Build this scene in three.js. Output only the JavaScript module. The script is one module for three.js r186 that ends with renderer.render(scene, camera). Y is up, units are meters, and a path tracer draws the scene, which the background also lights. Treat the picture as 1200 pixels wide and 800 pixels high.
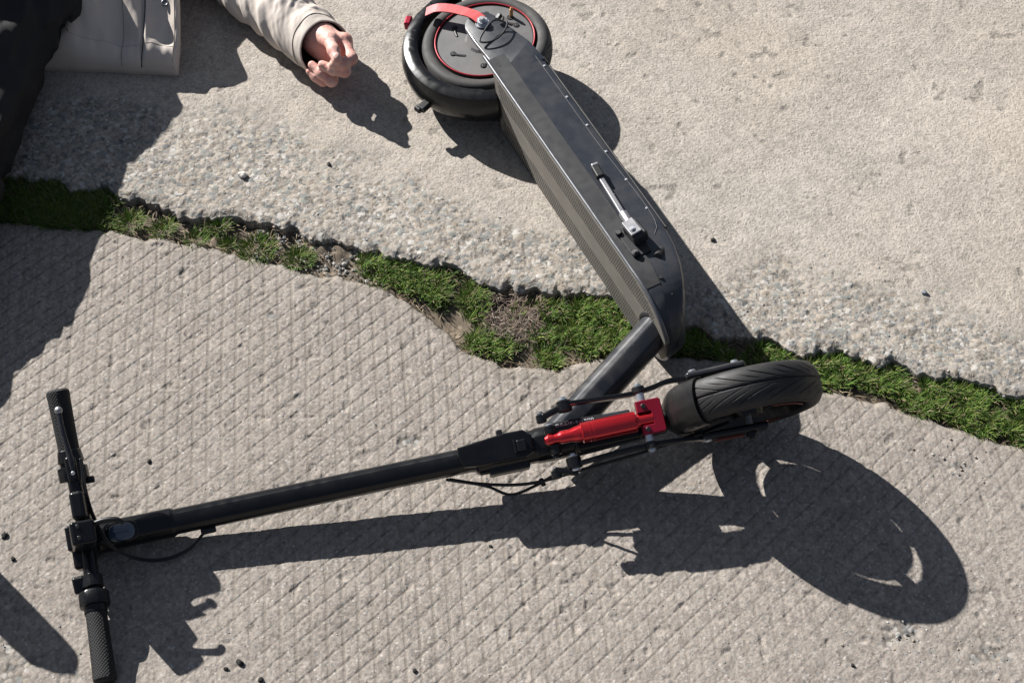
import * as THREE from 'three';
import { RoundedBoxGeometry } from 'three/addons/geometries/RoundedBoxGeometry.js';
import { mergeGeometries, mergeVertices, toCreasedNormals } from 'three/addons/utils/BufferGeometryUtils.js';

// ------------------------------------------------------------------ camera, sky, sun, exposure
const W = 1024, H = 682;
const scene = new THREE.Scene();
const PITCH = 52 * Math.PI / 180, DIST = 2.93;
const camera = new THREE.PerspectiveCamera(2 * Math.atan(400 / 2200) * 180 / Math.PI, W / H, 0.05, 1000);
camera.position.set(0, DIST * Math.sin(PITCH), DIST * Math.cos(PITCH));
camera.lookAt(0, 0, 0);
scene.add(camera);

const SKY_LEVEL = 0.1;
const SUN_EL = 31.5 * Math.PI / 180, SUN_AZ = 46 * Math.PI / 180;
const sunDir = new THREE.Vector3(-Math.sin(SUN_AZ) * Math.cos(SUN_EL), Math.sin(SUN_EL), -Math.cos(SUN_AZ) * Math.cos(SUN_EL));
{ // hazy late-morning sky: paler towards the horizon and round the sun
  const w = 256, h = 128, d = new Float32Array(w * h * 4), v = new THREE.Vector3();
  for (let y = 0; y < h; y++) for (let x = 0; x < w; x++) {
    const el = ((y + 0.5) / h - 0.5) * Math.PI, az = ((x + 0.5) / w - 0.5) * 2 * Math.PI; v.set(Math.cos(el) * Math.cos(az), Math.sin(el), Math.cos(el) * Math.sin(az));
    const e = Math.max(v.y, 0), hz = Math.pow(1 - e, 3), g = Math.pow(Math.max(v.dot(sunDir), 0), 6), k = (y * w + x) * 4, L = SKY_LEVEL;
    d[k] = L * (0.58 + 0.45 * hz + 0.9 * g); d[k + 1] = L * (0.74 + 0.38 * hz + 0.85 * g); d[k + 2] = L * (1.06 + 0.24 * hz + 0.75 * g); d[k + 3] = 1;
  }
  const t = new THREE.DataTexture(d, w, h, THREE.RGBAFormat, THREE.FloatType); t.mapping = THREE.EquirectangularReflectionMapping; t.magFilter = t.minFilter = THREE.LinearFilter; t.needsUpdate = true;
  scene.background = t; scene.environment = t;
}
const sun = new THREE.DirectionalLight(new THREE.Color(1, 0.972, 0.935), 4.6);
sun.position.copy(sunDir).multiplyScalar(6); sun.target.position.set(0, 0, 0);
sun.castShadow = true; sun.shadow.mapSize.set(4096, 4096); sun.shadow.radius = 1;
Object.assign(sun.shadow.camera, { left: -2, right: 2, top: 2, bottom: -2, near: 0.5, far: 14 });
scene.add(sun, sun.target);

const renderer = new THREE.WebGLRenderer({ antialias: true });
renderer.setSize(W, H);
renderer.toneMapping = THREE.LinearToneMapping;
renderer.toneMappingExposure = 2.0;
renderer.shadowMap.enabled = true;

// ------------------------------------------------------------------ helpers
const V3 = (x, y, z) => new THREE.Vector3(x, y, z);
function rng(seed) { let a = seed >>> 0; return () => { a = (a + 0x6D2B79F5) | 0; let t = Math.imul(a ^ (a >>> 15), 1 | a); t = (t + Math.imul(t ^ (t >>> 7), 61 | t)) ^ t; return ((t ^ (t >>> 14)) >>> 0) / 4294967296; }; }
const clamp = (x, a = 0, b = 1) => x < a ? a : x > b ? b : x;
const lerp = (a, b, t) => a + (b - a) * t;
const sstep = (a, b, x) => { const t = clamp((x - a) / (b - a)); return t * t * (3 - 2 * t); };
const TAB = new Float32Array(65536), PERM = new Uint16Array(65536);
{ const r = rng(77); for (let i = 0; i < 65536; i++) { TAB[i] = r(); PERM[i] = i; } for (let i = 65535; i > 0; i--) { const j = Math.floor(r() * (i + 1)); const t = PERM[i]; PERM[i] = PERM[j]; PERM[j] = t; } }
const hsh = (x, y, s = 0) => TAB[PERM[(PERM[(x + s * 131) & 65535] + y) & 65535]];
function vn(x, y, s = 0) {                                   // value noise 0..1
  const xi = Math.floor(x), yi = Math.floor(y); let fx = x - xi, fy = y - yi;
  fx = fx * fx * (3 - 2 * fx); fy = fy * fy * (3 - 2 * fy);
  const a = hsh(xi, yi, s), b = hsh(xi + 1, yi, s), c = hsh(xi, yi + 1, s), d = hsh(xi + 1, yi + 1, s);
  return a + (b - a) * fx + (c - a + (a - b - c + d) * fx) * fy;
}
function fbm(x, y, o = 4, s = 0) { let v = 0, a = 0.5, n = 0; for (let i = 0; i < o; i++) { v += a * vn(x, y, s + i); n += a; x = x * 2.03 + 7.1; y = y * 2.03 + 3.7; a *= 0.5; } return v / n; }
function vn3(x, y, z, s = 0) { const zi = Math.floor(z); let f = z - zi; f = f * f * (3 - 2 * f); return lerp(vn(x, y, s + zi * 7), vn(x, y, s + zi * 7 + 7), f); }
const WO = { d: 0, id: 0, dx: 0, dy: 0, d2: 0 };
function worley(x, y, s = 0) {                               // nearest feature point
  const xi = Math.floor(x), yi = Math.floor(y); let b = 9, b2 = 9, id = 0;
  for (let j = -1; j < 2; j++) for (let i = -1; i < 2; i++) {
    const px = xi + i + hsh(xi + i, yi + j, s), py = yi + j + hsh(xi + i, yi + j, s + 5);
    const d = (px - x) * (px - x) + (py - y) * (py - y);
    if (d < b) { b2 = b; b = d; id = hsh(xi + i, yi + j, s + 9); } else if (d < b2) b2 = d;
  }
  WO.d = Math.sqrt(b); WO.d2 = Math.sqrt(b2); WO.id = id; return WO;
}
const used = {};
function numbered(n) { const k = used[n] = (used[n] ?? -1) + 1; return k ? `${n}_${String(k).padStart(3, '0')}` : n; }
function tag(o, label, category, group, kind) { if (label) o.userData.label = label; if (category) o.userData.category = category; if (group) o.userData.group = group; if (kind) o.userData.kind = kind; return o; }
function shade(o) { o.traverse(c => { if (c.isMesh) { c.castShadow = true; c.receiveShadow = true; } }); return o; }
function mesh(name, geo, mat, parent, kind) { const g = Array.isArray(geo) ? mergeGeometries(geo.map(prep)) : geo; const m = new THREE.Mesh(g, mat); m.name = parent === scene ? numbered(name) : name; m.castShadow = m.receiveShadow = true; if (kind) m.userData.kind = kind; (parent || scene).add(m); return m; }
function prep(g) { const q = g.index ? g.toNonIndexed() : g; for (const k of Object.keys(q.attributes)) if (!['position', 'normal', 'uv'].includes(k)) q.deleteAttribute(k); if (!q.attributes.uv) q.setAttribute('uv', new THREE.BufferAttribute(new Float32Array(q.attributes.position.count * 2), 2)); if (!q.attributes.normal) q.computeVertexNormals(); return q; }
function boxUV(g0) {                                          // metre uvs by dominant face direction
  const g = prep(g0.clone()), p = g.attributes.position, uv = new Float32Array(p.count * 2), a = V3(), b = V3(), c = V3(), n = V3();
  for (let i = 0; i < p.count; i += 3) {
    a.fromBufferAttribute(p, i); b.fromBufferAttribute(p, i + 1); c.fromBufferAttribute(p, i + 2);
    n.subVectors(b, a).cross(c.clone().sub(a)); const x = Math.abs(n.x), y = Math.abs(n.y), z = Math.abs(n.z);
    [a, b, c].forEach((v, k) => { const q = (x > y && x > z) ? [v.z, v.y] : y > z ? [v.x, v.z] : [v.x, v.y]; uv[(i + k) * 2] = q[0]; uv[(i + k) * 2 + 1] = q[1]; });
  }
  g.setAttribute('uv', new THREE.BufferAttribute(uv, 2)); return g;
}
function grid(nu, nv, fn, closeU = false) {                   // fn(i,j)->[x,y,z,(u,v)]
  const P = new Float32Array(nu * nv * 3), UV = new Float32Array(nu * nv * 2), I = [];
  for (let j = 0; j < nv; j++) for (let i = 0; i < nu; i++) { const r = fn(i, j), k = j * nu + i; P[k * 3] = r[0]; P[k * 3 + 1] = r[1]; P[k * 3 + 2] = r[2]; UV[k * 2] = r[3] ?? i / nu; UV[k * 2 + 1] = r[4] ?? j / nv; }
  const mu = closeU ? nu : nu - 1;
  for (let j = 0; j < nv - 1; j++) for (let i = 0; i < mu; i++) { const a = j * nu + i, b = j * nu + (i + 1) % nu, c = a + nu, d = b + nu; I.push(a, b, d, a, d, c); }
  const g = new THREE.BufferGeometry(); g.setAttribute('position', new THREE.BufferAttribute(P, 3)); g.setAttribute('uv', new THREE.BufferAttribute(UV, 2)); g.setIndex(I); g.computeVertexNormals(); return g;
}
function tube(pts, r, seg = 40, rad = 10, closed = false) {    // rounded path, capped
  const c = new THREE.CatmullRomCurve3(pts.map(p => p.isVector3 ? p : V3(...p)), closed, 'centripetal');
  const t = new THREE.TubeGeometry(c, seg, r, rad, closed);
  if (closed) return t;
  const s0 = new THREE.SphereGeometry(r, rad, 6).translate(...c.getPoint(0).toArray()), s1 = new THREE.SphereGeometry(r, rad, 6).translate(...c.getPoint(1).toArray());
  return mergeGeometries([t, s0, s1].map(prep));
}
function rod(a, b, r, r2 = r, rad = 20, bevel = 0.0012) {      // cylinder with chamfered ends from a to b
  const A = V3(...a), B = V3(...b), L = A.distanceTo(B), bv = Math.min(bevel, r * 0.4, L * 0.3);
  const g = new THREE.LatheGeometry([[0, 0], [r - bv, 0], [r, bv], [r2, L - bv], [r2 - bv, L], [0, L]].map(p => new THREE.Vector2(Math.max(p[0], 1e-5), p[1])), rad);
  const gg = toCreasedNormals(g, 0.6);
  gg.applyQuaternion(new THREE.Quaternion().setFromUnitVectors(V3(0, 1, 0), B.clone().sub(A).normalize())); gg.translate(A.x, A.y, A.z); return gg;
}
function latheOn(profile, a, dir, rad = 28) { const g = toCreasedNormals(new THREE.LatheGeometry(profile.map(p => new THREE.Vector2(p[0], p[1])), rad), 0.5); g.applyQuaternion(new THREE.Quaternion().setFromUnitVectors(V3(0, 1, 0), V3(...dir).normalize())); g.translate(...a); return g; }
function rbox(c, size, r = 0.003, rot) { const g = new RoundedBoxGeometry(size[0], size[1], size[2], 3, Math.min(r, Math.min(...size) * 0.45)); if (rot) g.applyMatrix4(new THREE.Matrix4().makeRotationFromEuler(new THREE.Euler(...rot))); g.translate(...c); return g; }
function hexBolt(a, dir, r, h) { return latheHex(a, dir, r, h); }
function latheHex(a, dir, r, h) { const g = new THREE.CylinderGeometry(r, r, h, 6).translate(0, h / 2, 0); const d = new THREE.CylinderGeometry(r * 0.55, r * 0.6, h * 0.6, 12).translate(0, h * 1.3, 0); const m = mergeGeometries([prep(g), prep(d)]); m.applyQuaternion(new THREE.Quaternion().setFromUnitVectors(V3(0, 1, 0), V3(...dir).normalize())); m.translate(...a); return m; }
// surface nets over a signed distance field
function nets(sdf, mn, mx, cell) {
  const n = [0, 1, 2].map(i => Math.ceil((mx[i] - mn[i]) / cell) + 1), [nx, ny, nz] = n, F = new Float32Array(nx * ny * nz);
  let q = 0; for (let z = 0; z < nz; z++) for (let y = 0; y < ny; y++) for (let x = 0; x < nx; x++) F[q++] = sdf(mn[0] + x * cell, mn[1] + y * cell, mn[2] + z * cell);
  const P = [], I = [], idx = new Int32Array(nx * ny * nz).fill(-1), at = (x, y, z) => x + nx * (y + ny * z);
  const E = [[0, 1], [0, 2], [0, 4], [1, 3], [1, 5], [2, 3], [2, 6], [3, 7], [4, 5], [4, 6], [5, 7], [6, 7]];
  for (let z = 0; z < nz - 1; z++) for (let y = 0; y < ny - 1; y++) for (let x = 0; x < nx - 1; x++) {
    let s = 0; const v = []; for (let c = 0; c < 8; c++) { const f = F[at(x + (c & 1), y + ((c >> 1) & 1), z + (c >> 2))]; v.push(f); if (f < 0) s |= 1 << c; }
    if (s === 0 || s === 255) continue;
    let px = 0, py = 0, pz = 0, k = 0;
    for (const [a, b] of E) if (((s >> a) & 1) !== ((s >> b) & 1)) { const t = v[a] / (v[a] - v[b]); px += (a & 1) + t * ((b & 1) - (a & 1)); py += ((a >> 1) & 1) + t * (((b >> 1) & 1) - ((a >> 1) & 1)); pz += (a >> 2) + t * ((b >> 2) - (a >> 2)); k++; }
    idx[at(x, y, z)] = P.length / 3; P.push(mn[0] + (x + px / k) * cell, mn[1] + (y + py / k) * cell, mn[2] + (z + pz / k) * cell);
  }
  const quad = (a, b, c, d, f) => { if (a < 0 || b < 0 || c < 0 || d < 0) return; f ? I.push(a, b, c, a, c, d) : I.push(a, c, b, a, d, c); };
  for (let z = 1; z < nz - 1; z++) for (let y = 1; y < ny - 1; y++) for (let x = 1; x < nx - 1; x++) {
    const f = F[at(x, y, z)] < 0;
    if (f !== F[at(x + 1, y, z)] < 0) quad(idx[at(x, y - 1, z - 1)], idx[at(x, y, z - 1)], idx[at(x, y, z)], idx[at(x, y - 1, z)], f);
    if (f !== F[at(x, y + 1, z)] < 0) quad(idx[at(x - 1, y, z - 1)], idx[at(x - 1, y, z)], idx[at(x, y, z)], idx[at(x, y, z - 1)], f);
    if (f !== F[at(x, y, z + 1)] < 0) quad(idx[at(x - 1, y - 1, z)], idx[at(x, y - 1, z)], idx[at(x, y, z)], idx[at(x - 1, y, z)], f);
  }
  const g = new THREE.BufferGeometry(); g.setAttribute('position', new THREE.BufferAttribute(new Float32Array(P), 3)); g.setIndex(I);
  const N = new Float32Array(P.length), e = cell * 0.35;
  for (let i = 0; i < P.length; i += 3) { const [x, y, z] = [P[i], P[i + 1], P[i + 2]]; let a = sdf(x + e, y, z) - sdf(x - e, y, z), b = sdf(x, y + e, z) - sdf(x, y - e, z), c = sdf(x, y, z + e) - sdf(x, y, z - e); const l = Math.hypot(a, b, c) || 1; N[i] = a / l; N[i + 1] = b / l; N[i + 2] = c / l; }
  g.setAttribute('normal', new THREE.BufferAttribute(N, 3)); return g;
}
const smin = (a, b, k) => { const h = Math.max(k - Math.abs(a - b), 0) / k; return Math.min(a, b) - h * h * k * 0.25; };
function capsule(x, y, z, A, B, ra, rb) { const bx = B[0] - A[0], by = B[1] - A[1], bz = B[2] - A[2], px = x - A[0], py = y - A[1], pz = z - A[2]; const t = clamp((px * bx + py * by + pz * bz) / (bx * bx + by * by + bz * bz + 1e-12)); return Math.hypot(px - bx * t, py - by * t, pz - bz * t) - lerp(ra, rb, t); }
function ellip(x, y, z, c, r) { const a = (x - c[0]) / r[0], b = (y - c[1]) / r[1], d = (z - c[2]) / r[2]; const k = Math.hypot(a, b, d); return (k - 1) * Math.min(...r); }

// textures
function dtex(w, h, fn, srgb, repeat = true) {
  const d = new Uint8Array(w * h * 4), o = [0, 0, 0];
  for (let y = 0; y < h; y++) for (let x = 0; x < w; x++) { fn(x, y, o); const k = (y * w + x) * 4; d[k] = clamp(o[0]) * 255; d[k + 1] = clamp(o[1]) * 255; d[k + 2] = clamp(o[2]) * 255; d[k + 3] = 255; }
  const t = new THREE.DataTexture(d, w, h, THREE.RGBAFormat); t.magFilter = THREE.LinearFilter; t.minFilter = THREE.LinearMipmapLinearFilter; t.generateMipmaps = true;
  t.wrapS = t.wrapT = repeat ? THREE.MirroredRepeatWrapping : THREE.ClampToEdgeWrapping; if (srgb) t.colorSpace = THREE.SRGBColorSpace; t.needsUpdate = true; return t;
}
const toS = l => l <= 0.0031308 ? l * 12.92 : 1.055 * Math.pow(l, 1 / 2.4) - 0.055;
// worn, dusty finish: colour as a multiplier and roughness
function dustyMat(base, dust, amount, rough, metal = 0, seed = 1, scratch = 0.4, spec = 1) {
  const N = 512;
  const sc = []; { const r = rng(seed * 31 + 5); for (let i = 0; i < 60; i++) sc.push([r() * N, r() * N, r() * Math.PI, 10 + r() * 50, r()]); }
  const S = new Float32Array(N * N);
  for (const [x, y, a, l, w] of sc) for (let t = 0; t < l; t += 0.5) { const X = Math.round(x + Math.cos(a) * t + Math.sin(t * 0.06) * 2) & (N - 1), Y = Math.round(y + Math.sin(a) * t) & (N - 1); S[Y * N + X] = Math.max(S[Y * N + X], w * scratch); }
  const D = new Float32Array(N * N);
  for (let y = 0; y < N; y++) for (let x = 0; x < N; x++) {
    const f = fbm(x / 60, y / 60, 4, seed), p = hsh(x, y, seed + 40), sp = fbm(x / 3, y / 3, 2, seed + 3);
    D[y * N + x] = clamp(sstep(0.35, 0.75, f) * 0.5 + (p > 0.985 ? 0.7 : 0) * sstep(0.3, 0.6, f) + (sp > 0.72 ? (sp - 0.72) * 3 : 0) + S[y * N + x]) * amount;
  }
  const map = dtex(N, N, (x, y, o) => { const k = D[y * N + x]; for (let i = 0; i < 3; i++) o[i] = toS(lerp(base[i], dust[i], k)); }, true);
  const rm = dtex(N, N, (x, y, o) => { const r = rough + D[y * N + x] * 0.5 + (vn(x / 20, y / 20, seed + 8) - 0.5) * 0.12; o[0] = 1; o[1] = r; o[2] = metal; });
  map.repeat.set(4, 4); rm.repeat.set(4, 4);
  return new THREE.MeshPhysicalMaterial({ map, roughnessMap: rm, metalnessMap: metal ? rm : null, roughness: 1, metalness: metal ? 1 : 0, specularIntensity: spec });
}
const plain = (rgb, roughness, metalness = 0, extra = {}) => { const m = new (extra.clearcoat || extra.transmission || extra.sheen ? THREE.MeshPhysicalMaterial : THREE.MeshStandardMaterial)({ roughness, metalness, ...extra }); m.color.setRGB(...rgb); return m; };
const DUST = [0.33, 0.30, 0.26];
const M = {
  graphite: dustyMat([0.025, 0.029, 0.038], DUST, 0.11, 0.4, 0, 3, 0.8),
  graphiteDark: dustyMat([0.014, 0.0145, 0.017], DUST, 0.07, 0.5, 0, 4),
  satin: dustyMat([0.0042, 0.0047, 0.0062], DUST, 0.018, 0.27, 0, 5, 0.3, 0.7),
  tube: dustyMat([0.018, 0.020, 0.026], DUST, 0.15, 0.32, 0, 6, 0.7),
  plastic: dustyMat([0.006, 0.0066, 0.008], DUST, 0.03, 0.27, 0, 7, 0.4, 0.75),
  rubberDusty: dustyMat([0.042, 0.040, 0.039], DUST, 0.16, 0.7, 0, 18, 0.1),
  rubber: dustyMat([0.013, 0.0128, 0.0135], DUST, 0.07, 0.6, 0, 8, 0.1),
  hub: dustyMat([0.105, 0.102, 0.103], DUST, 0.16, 0.5, 0, 9),
  mat: dustyMat([0.175, 0.162, 0.143], [0.3, 0.27, 0.23], 0.5, 0.75, 0, 10, 0.2),
  edge: dustyMat([0.13, 0.135, 0.145], [0.4, 0.4, 0.4], 0.3, 0.28, 0.5, 11),
  stud: plain([0.03, 0.028, 0.026], 0.8),
  black: plain([0.008, 0.008, 0.009], 0.45), cable: plain([0.006, 0.006, 0.007], 0.5),
  grip: plain([0.0055, 0.0055, 0.0065], 0.75),
  red: plain([0.62, 0.014, 0.022], 0.26, 0.7, { clearcoat: 0.8, clearcoatRoughness: 0.18 }), redDark: plain([0.30, 0.008, 0.030], 0.38, 0.45),
  redStrip: plain([0.43, 0.03, 0.035], 0.5), rim: plain([0.30, 0.009, 0.018], 0.4, 0.2), orange: plain([0.14, 0.025, 0.012], 0.45),
  steel: plain([0.62, 0.64, 0.67], 0.3, 0.72), steelDull: plain([0.36, 0.36, 0.37], 0.45, 0.85), brass: plain([0.55, 0.3, 0.14], 0.35, 1),
  aluminium: dustyMat([0.30, 0.30, 0.31], DUST, 0.2, 0.4, 0.7, 12), glass: plain([0.05, 0.07, 0.10], 0.08, 0, { clearcoat: 1, clearcoatRoughness: 0.05 }),
  whiteMark: plain([0.5, 0.5, 0.5], 0.6),
};

// ------------------------------------------------------------------ the ground: soil sheet, two concrete slabs, joint
const UE = [[-6, -1.5], [-1.4, -0.5], [-0.859, -0.354], [-0.65, -0.291], [-0.562, -0.258], [-0.42, -0.236], [-0.304, -0.184], [-0.165, -0.155], [-0.08, -0.12], [0, -0.102], [0.135, -0.077], [0.268, -0.025], [0.397, 0.025], [0.527, 0.05], [0.653, 0.091], [0.78, 0.115], [1.4, 0.24], [6, 1.2]];
const LE = [[-6, -1.3], [-1.4, -0.38], [-0.842, -0.253], [-0.656, -0.232], [-0.556, -0.21], [-0.371, -0.158], [-0.218, -0.114], [-0.165, -0.085], [-0.135, -0.051], [-0.105, -0.015], [-0.08, 0.01], [-0.013, 0.046], [0.06, 0.048], [0.106, 0.042], [0.212, 0.024], [0.331, 0.036], [0.47, 0.088], [0.596, 0.131], [0.766, 0.198], [1.4, 0.38], [6, 1.6]];
function pl(L, x) { for (let i = 1; i < L.length; i++) if (x <= L[i][0]) { const a = L[i - 1], b = L[i]; return lerp(a[1], b[1], clamp((x - a[0]) / (b[0] - a[0]))); } return L[L.length - 1][1]; }
const edgeU = x => pl(UE, x) - 0.012 + (fbm(x * 22, 3.3, 3, 11) - 0.5) * 0.05 + (fbm(x * 80, 8.1, 3, 14) - 0.5) * 0.020;
const edgeL = x => pl(LE, x) + (fbm(x * 16, 5.3, 3, 21) - 0.5) * 0.022 + (fbm(x * 60, 1.1, 3, 24) - 0.5) * 0.013;
const UPY = 0.009;
const STONE = [[0.42, 0.38, 0.33], [0.30, 0.28, 0.255], [0.19, 0.205, 0.205], [0.23, 0.25, 0.235], [0.52, 0.50, 0.47], [0.15, 0.155, 0.16], [0.36, 0.32, 0.275], [0.31, 0.26, 0.205], [0.40, 0.36, 0.31], [0.26, 0.25, 0.235]];
// share of the cement skin that has worn off the upper slab
function wornU(x, z, d) {
  const n = (fbm(x * 7 + 3, z * 7, 4, 31) - 0.5) * 0.22, m = (fbm(x * 40, z * 40, 2, 35) - 0.5) * 0.05;
  const wide = x < -0.2 ? 0.2 : x < 0.15 ? lerp(0.2, 0.14, (x + 0.2) / 0.35) : 0.15;
  return sstep(wide + 0.035, wide - 0.05, d + n + m);
}
const pitsU = (x, z) => { const a = fbm(x * 38, z * 38, 3, 41), c = fbm(x * 5, z * 5, 2, 44); return sstep(0.745, 0.83, a + (c - 0.5) * 0.25) ; };
const grain = (x, z, s) => fbm(x * 420, z * 420, 2, s);
function upperH(x, z, d) {                                    // relief that the mesh carries
  const e = wornU(x, z, d); let h = (fbm(x * 6, z * 6, 3, 51) - 0.5) * 0.006 + (fbm(x * 45, z * 45, 3, 54) - 0.5) * 0.0009 - pitsU(x, z) * 0.0010;
  if (e > 0.01) { worley(x * 105, z * 105, 61); const fl = sstep(0.04, 0.2, WO.d2 - WO.d) * (WO.id > 0.62 ? 1 : 0.15); h += e * (fl * 0.0005 * WO.id - 0.0010 + (fbm(x * 110, z * 110, 3, 57) - 0.5) * 0.0040); }
  return h - sstep(0.014, 0, d) * 0.005;
}
const EROD = [[-0.70, 0.585, 0.09], [0.649, 0.545, 0.035], [0.536, 0.52, 0.03], [0.66, 0.235, 0.03], [-0.16, 0.19, 0.02], [-0.38, -0.05, 0.012]];
function wornL(x, z) { let e = 0; for (const [cx, cz, r] of EROD) { const d = Math.hypot((x - cx), (z - cz) * 1.6); if (d < r * 2.2) e = Math.max(e, sstep(r * 1.1, r * 0.35, d + (fbm(x * 50, z * 50, 3, 71) - 0.5) * r * 2.2)); } return e; }
const GV = { v: 0, d: 0 };
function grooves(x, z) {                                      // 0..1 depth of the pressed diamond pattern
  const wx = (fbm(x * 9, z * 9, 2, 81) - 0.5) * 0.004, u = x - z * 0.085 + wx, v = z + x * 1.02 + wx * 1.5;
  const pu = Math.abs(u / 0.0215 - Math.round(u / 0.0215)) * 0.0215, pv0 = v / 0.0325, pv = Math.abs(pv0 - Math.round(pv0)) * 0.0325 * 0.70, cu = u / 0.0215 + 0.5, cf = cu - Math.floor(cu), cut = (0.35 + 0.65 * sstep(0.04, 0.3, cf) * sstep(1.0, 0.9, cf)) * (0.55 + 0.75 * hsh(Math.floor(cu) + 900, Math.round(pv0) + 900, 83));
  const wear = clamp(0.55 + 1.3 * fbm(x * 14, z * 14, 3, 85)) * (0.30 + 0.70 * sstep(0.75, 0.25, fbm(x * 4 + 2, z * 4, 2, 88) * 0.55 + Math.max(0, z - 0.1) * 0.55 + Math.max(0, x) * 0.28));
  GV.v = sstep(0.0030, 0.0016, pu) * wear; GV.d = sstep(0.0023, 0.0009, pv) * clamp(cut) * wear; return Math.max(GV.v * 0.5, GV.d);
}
function lowerH(x, z, d) {
  const e = wornL(x, z); let h = (fbm(x * 5, z * 5, 3, 91) - 0.5) * 0.004 + (fbm(x * 60, z * 60, 3, 94) - 0.5) * 0.0009 - grooves(x, z) * 0.0009;
  const p = fbm(x * 55, z * 55, 2, 97); h -= sstep(0.74, 0.84, p) * 0.002;
  if (e > 0.01) { worley(x * 100, z * 100, 63); h += e * ((fbm(x * 120, z * 120, 2, 99) - 0.5) * 0.004 - 0.002); }
  return h - sstep(0.012, 0, d) * 0.004;
}
const TXU = { x0: -1.05, z0: -1.0, w: 2.1, h: 1.2, W: 2048, H: 1170 }, TXL = { x0: -1.05, z0: -0.42, w: 2.1, h: 1.2, W: 2048, H: 1170 };
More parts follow.
